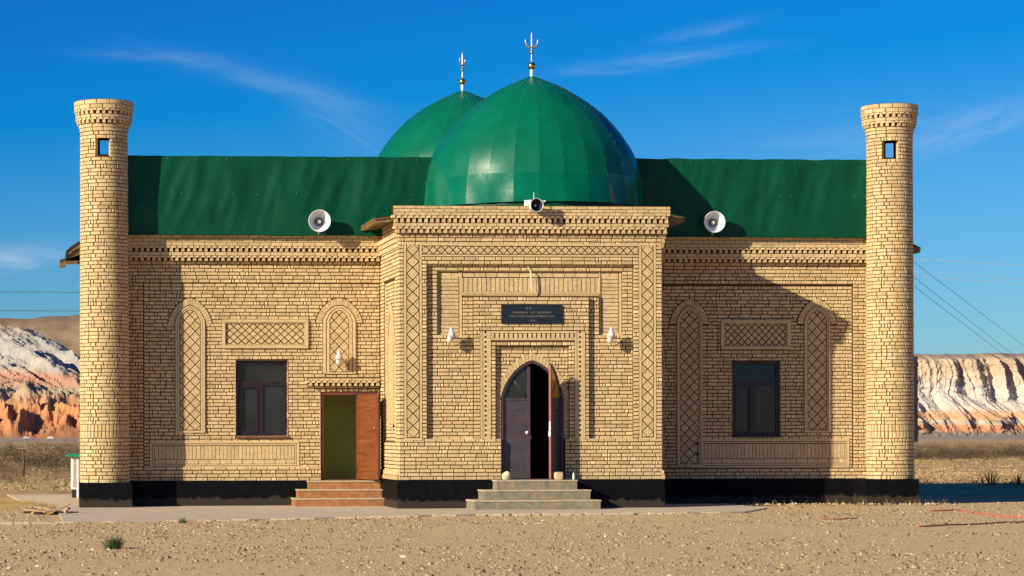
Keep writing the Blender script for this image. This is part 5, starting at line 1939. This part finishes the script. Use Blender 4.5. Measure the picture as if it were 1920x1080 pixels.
# ------------------------------------------------------------------ scrub and dry grass (stuff)
def leaf_cloud(nb, xy, hs, name, mat, nq=70, wide=1.3, blade=(.05, .16)):
    """nb bushes of thin random quads"""
    n = nb * nq
    bx = np.repeat(xy[:, 0], nq); by = np.repeat(xy[:, 1], nq); h = np.repeat(hs, nq)
    u = nrg.normal(0, 1, (n, 3)); u /= np.linalg.norm(u, axis=1)[:, None]; u[:, 2] = np.abs(u[:, 2])
    rr = nrg.random(n) ** .4
    wob = 1 + .35 * np.sin(np.arctan2(u[:, 1], u[:, 0]) * 3 + np.repeat(nrg.uniform(0, 6, nb), nq))
    c = np.stack([bx + u[:, 0] * rr * h * wide * .5 * wob, by + u[:, 1] * rr * h * wide * .5 * wob, u[:, 2] * rr * h * wob * .9], 1)
    c[:, 2] += ground_h(bx, by)
    d = u * .8 + nrg.normal(0, .6, (n, 3)); d /= np.linalg.norm(d, axis=1)[:, None]
    s = np.cross(d, nrg.normal(0, 1, (n, 3))); s /= np.linalg.norm(s, axis=1)[:, None]
    L = nrg.uniform(blade[0], blade[1], n) * h * 1.6; Wd_ = L * .28
    p = np.stack([c - d * L[:, None] * .5 - s * Wd_[:, None] * .5, c - d * L[:, None] * .4 + s * Wd_[:, None] * .5,
                  c + d * L[:, None] * .6 + s * Wd_[:, None] * .2, c + d * L[:, None] * .5 - s * Wd_[:, None] * .3], 1)
    co = p.reshape(-1, 3).astype(np.float32)
    q = np.arange(n * 4, dtype=np.int32)
    me = bpy.data.meshes.new(name)
    me.vertices.add(len(co)); me.vertices.foreach_set('co', co.ravel())
    me.loops.add(n * 4); me.loops.foreach_set('vertex_index', q)
    me.polygons.add(n); me.polygons.foreach_set('loop_start', np.arange(n, dtype=np.int32) * 4)
    me.update(calc_edges=True); me.materials.append(mat)
    o = bpy.data.objects.new(name, me); col.objects.link(o)
    return o


def foliage_mat(name, stops):
    mt, nt, b = new_mat(name)
    g = coords(nt)
    n = noise_n(nt, .45, 2, .6, g.outputs['Position'])
    mx = nd(nt, 'ShaderNodeMath', _operation='MULTIPLY_ADD'); nt.links.new(g.outputs['Random Per Island'], mx.inputs[0]); mx.inputs[1].default_value = .25
    sc_ = nd(nt, 'ShaderNodeMath', _operation='MULTIPLY'); nt.links.new(n.outputs[0], sc_.inputs[0]); sc_.inputs[1].default_value = .75
    nt.links.new(sc_.outputs[0], mx.inputs[2])
    r = ramp(nt, mx.outputs[0], stops)
    nt.links.new(r.outputs[0], b.inputs['Base Color']); b.inputs['Roughness'].default_value = .9; b.inputs['Specular IOR Level'].default_value = .1
    return mt


M_SCRUB = foliage_mat('brown_scrub', [(.25, (.028, .021, .012)), (.5, (.060, .044, .025)), (.78, (.14, .10, .054))])
M_STRAW = foliage_mat('straw', [(.2, (.34, .23, .10)), (.5, (.48, .33, .15)), (.8, (.58, .42, .21))])
def scatter(nb, pxr, pyr):
    px = nrg.uniform(pxr[0], pxr[1], nb); py = nrg.uniform(pyr[0], pyr[1], nb)
    return np.array([tuple(gnd(a, b)[:2]) for a, b in zip(px, py)])
L1 = scatter(380, (-250, 200), (826, 886)); L2 = scatter(110, (-200, 190), (886, 905))
Rr = scatter(300, (1640, 2200), (847, 863)); R2 = scatter(120, (1640, 2200), (864, 900)); Rf = scatter(200, (1640, 2250), (834, 847))
def midb():
    x = nrg.uniform(-130, 140, 520); y = nrg.uniform(70, 320, 520); return np.stack([x, y], 1)
allb = np.vstack([L1, L2, Rr, R2, Rf, midb()])
def lim(pts, ytop, lo, hi, k=1.0):
    zc = pts[:, 1] + 52
    return np.maximum(.12, nrg.uniform(lo, hi, len(pts)) * (1.59 - (ytop - 815) * zc / 4650) * k)
hs = np.concatenate([lim(L1, 823, .3, 1.1, .85), nrg.uniform(.15, .45, len(L2)), lim(Rr, 830, .5, 1.0), nrg.uniform(.10, .3, len(R2)), lim(Rf, 831, .4, 1.0), nrg.uniform(.35, .8, 520)])
ok = ~((np.abs(allb[:, 0]) < 12) & (allb[:, 1] < 25))
o = leaf_cloud(int(ok.sum()), allb[ok], hs[ok], 'dry_scrub', M_SCRUB, 330, 2.2, (.022, .06))
tag(o, 'brown dry scrub covering the plain behind the mosque', 'scrub', kind='stuff')
G1 = scatter(900, (1640, 2250), (860, 907)); G2 = scatter(420, (-250, 200), (880, 932))
gg = np.vstack([G1, G2]); ok = ~((np.abs(gg[:, 0] + .7) < 11) & (gg[:, 1] < 18))
gg = gg[ok]
o = leaf_cloud(len(gg), gg, nrg.uniform(.04, .16, len(gg)), 'dry_grass', M_STRAW, 30, 6.0, (.15, .5))
tag(o, 'straw coloured grass on the plain beside the mosque', 'dry grass', kind='stuff')
# pale rubble far left at the foot of the hill
mb = MB()
for i in range(60):
    p = gnd(rng.uniform(-60, 150), rng.uniform(817.5, 822.5)); s_ = rng.uniform(.8, 2.2)
    mb.raw([p + Vector((-s_, 0, 0)), p + Vector((s_, 0, 0)), p + Vector((s_ * .7, 1, s_ * rng.uniform(.4, .8))), p + Vector((-s_ * .6, 1, s_ * .5)), p + Vector((0, s_ * 2, 0))], [(0, 1, 2, 3), (1, 4, 2), (4, 0, 3), (3, 2, 4)])
o = mb.build('rubble', simple('pale_rubble', (.62, .56, .48), .9)); tag(o, 'pale rubble strewn far off at the foot of the striped hill', 'rubble', kind='stuff')

# ------------------------------------------------------------------ light and sky
T_AZ = 1.7
sd = Vector((T_AZ, 1.0, -.80)).normalized()      # direction light travels
EL = math.asin(-sd.z)
AZ = math.atan2(-sd.x, -sd.y)
sun = bpy.data.lights.new('sun', 'SUN'); sun.energy = 5.0; sun.angle = math.radians(.53); sun.color = (1.0, .885, .68)
so = bpy.data.objects.new('sun', sun); col.objects.link(so)
so.rotation_euler = sd.to_track_quat('-Z', 'Y').to_euler()
so.location = (-30, -30, 30)

wd = bpy.data.worlds.new('World'); scene.world = wd; wd.use_nodes = True
nt = wd.node_tree
bg = nt.nodes['Background']
sky = nt.nodes.new('ShaderNodeTexSky'); sky.sky_type = 'NISHITA'; sky.sun_disc = False
sky.sun_elevation = EL; sky.sun_rotation = AZ
sky.altitude = 400; sky.air_density = 1.0; sky.dust_density = .3; sky.ozone_density = 2.5
SKY_SAT, SKY_STR = 1.15, .072
hsv = nd(nt, 'ShaderNodeHueSaturation', Saturation=SKY_SAT, Value=1.0)
nt.links.new(sky.outputs[0], hsv.inputs['Color'])
# thin cirrus: streaks placed by direction
tc = nt.nodes.new('ShaderNodeTexCoord')
sep = nt.nodes.new('ShaderNodeSeparateXYZ'); nt.links.new(tc.outputs['Generated'], sep.inputs[0])
def mth(op, a, b=None, c=None):
    n = nt.nodes.new('ShaderNodeMath'); n.operation = op
    for i, v in enumerate((a, b, c)):
        if v is None: continue
        if hasattr(v, 'links'): nt.links.new(v, n.inputs[i])
        else: n.inputs[i].default_value = v
    return n.outputs[0]
az = mth('ARCTAN2', sep.outputs['X'], sep.outputs['Y'])
el = mth('ARCSINE', sep.outputs['Z'])
def streak(p0, p1, wpx, strength):
    d0, d1 = ray(*p0).normalized(), ray(*p1).normalized()
    a0, e0 = math.atan2(d0.x, d0.y), math.asin(d0.z); a1, e1 = math.atan2(d1.x, d1.y), math.asin(d1.z)
    L = math.hypot(a1 - a0, e1 - e0); ux, uy = (a1 - a0) / L, (e1 - e0) / L
    da = mth('SUBTRACT', az, (a0 + a1) / 2); de = mth('SUBTRACT', el, (e0 + e1) / 2)
    s = mth('ADD', mth('MULTIPLY', da, ux), mth('MULTIPLY', de, uy))
    t = mth('ADD', mth('MULTIPLY', da, -uy), mth('MULTIPLY', de, ux))
    cmb = nt.nodes.new('ShaderNodeCombineXYZ'); nt.links.new(mth('MULTIPLY', s, 26), cmb.inputs[0]); nt.links.new(mth('MULTIPLY', t, 150), cmb.inputs[1]); cmb.inputs[2].default_value = p0[0] * .01
    nz = noise_n(nt, 1.0, 5, .6, cmb.outputs[0], .8)
    tt_ = mth('ADD', t, mth('MULTIPLY', mth('SUBTRACT', nz.outputs[0], .5), wpx / F_PX * 1.6))
    g1 = mth('POWER', mth('DIVIDE', s, L * .5), 2.0)
    g2_ = mth('POWER', mth('DIVIDE', tt_, wpx / F_PX), 2.0)
    ex = mth('EXPONENT', mth('MULTIPLY', mth('ADD', g1, g2_), -1.0))
    return mth('MULTIPLY', mth('MULTIPLY', ex, strength), mth('MAXIMUM', mth('MULTIPLY_ADD', nz.outputs[0], 2.6, -.75), 0.0))
tot = None
for a in (((330, 105), (700, 205), 18, .15), ((560, 170), (740, 290), 40, .10), ((1060, 135), (1400, 92), 14, .20), ((1240, 75), (1400, 40), 11, .14),
          ((1720, 270), (1940, 195), 26, .24), ((-80, 485), (150, 478), 24, .42), ((1400, 280), (1900, 230), 40, .12), ((180, 100), (420, 110), 10, .12)):
    v = streak(*a)
    tot = v if tot is None else mth('ADD', tot, v)
spc = nt.nodes.new('ShaderNodeSeparateColor'); nt.links.new(hsv.outputs[0], spc.inputs[0])
cbc = nt.nodes.new('ShaderNodeCombineColor')
nt.links.new(mth('MAXIMUM', mth('MULTIPLY_ADD', spc.outputs[0], .60, -1.5), .05), cbc.inputs[0])
nt.links.new(mth('MAXIMUM', mth('MULTIPLY_ADD', spc.outputs[1], .88, -1.45), .6), cbc.inputs[1])
nt.links.new(mth('MULTIPLY', spc.outputs[2], 1.08), cbc.inputs[2])
gain = cbc.outputs[0]
tot = mth('MINIMUM', mth('MAXIMUM', tot, 0.0), 1.0)
cloud = mixc(nt, gain, (6.2, 7.2, 9.0), tot)
nt.links.new(cloud, bg.inputs['Color'])
bg.inputs['Strength'].default_value = SKY_STR

scene.view_settings.view_transform = 'Standard'
scene.view_settings.look = 'None'
scene.view_settings.exposure = 0.48
scene.view_settings.gamma = 1.0
scene.cycles.max_bounces = 6
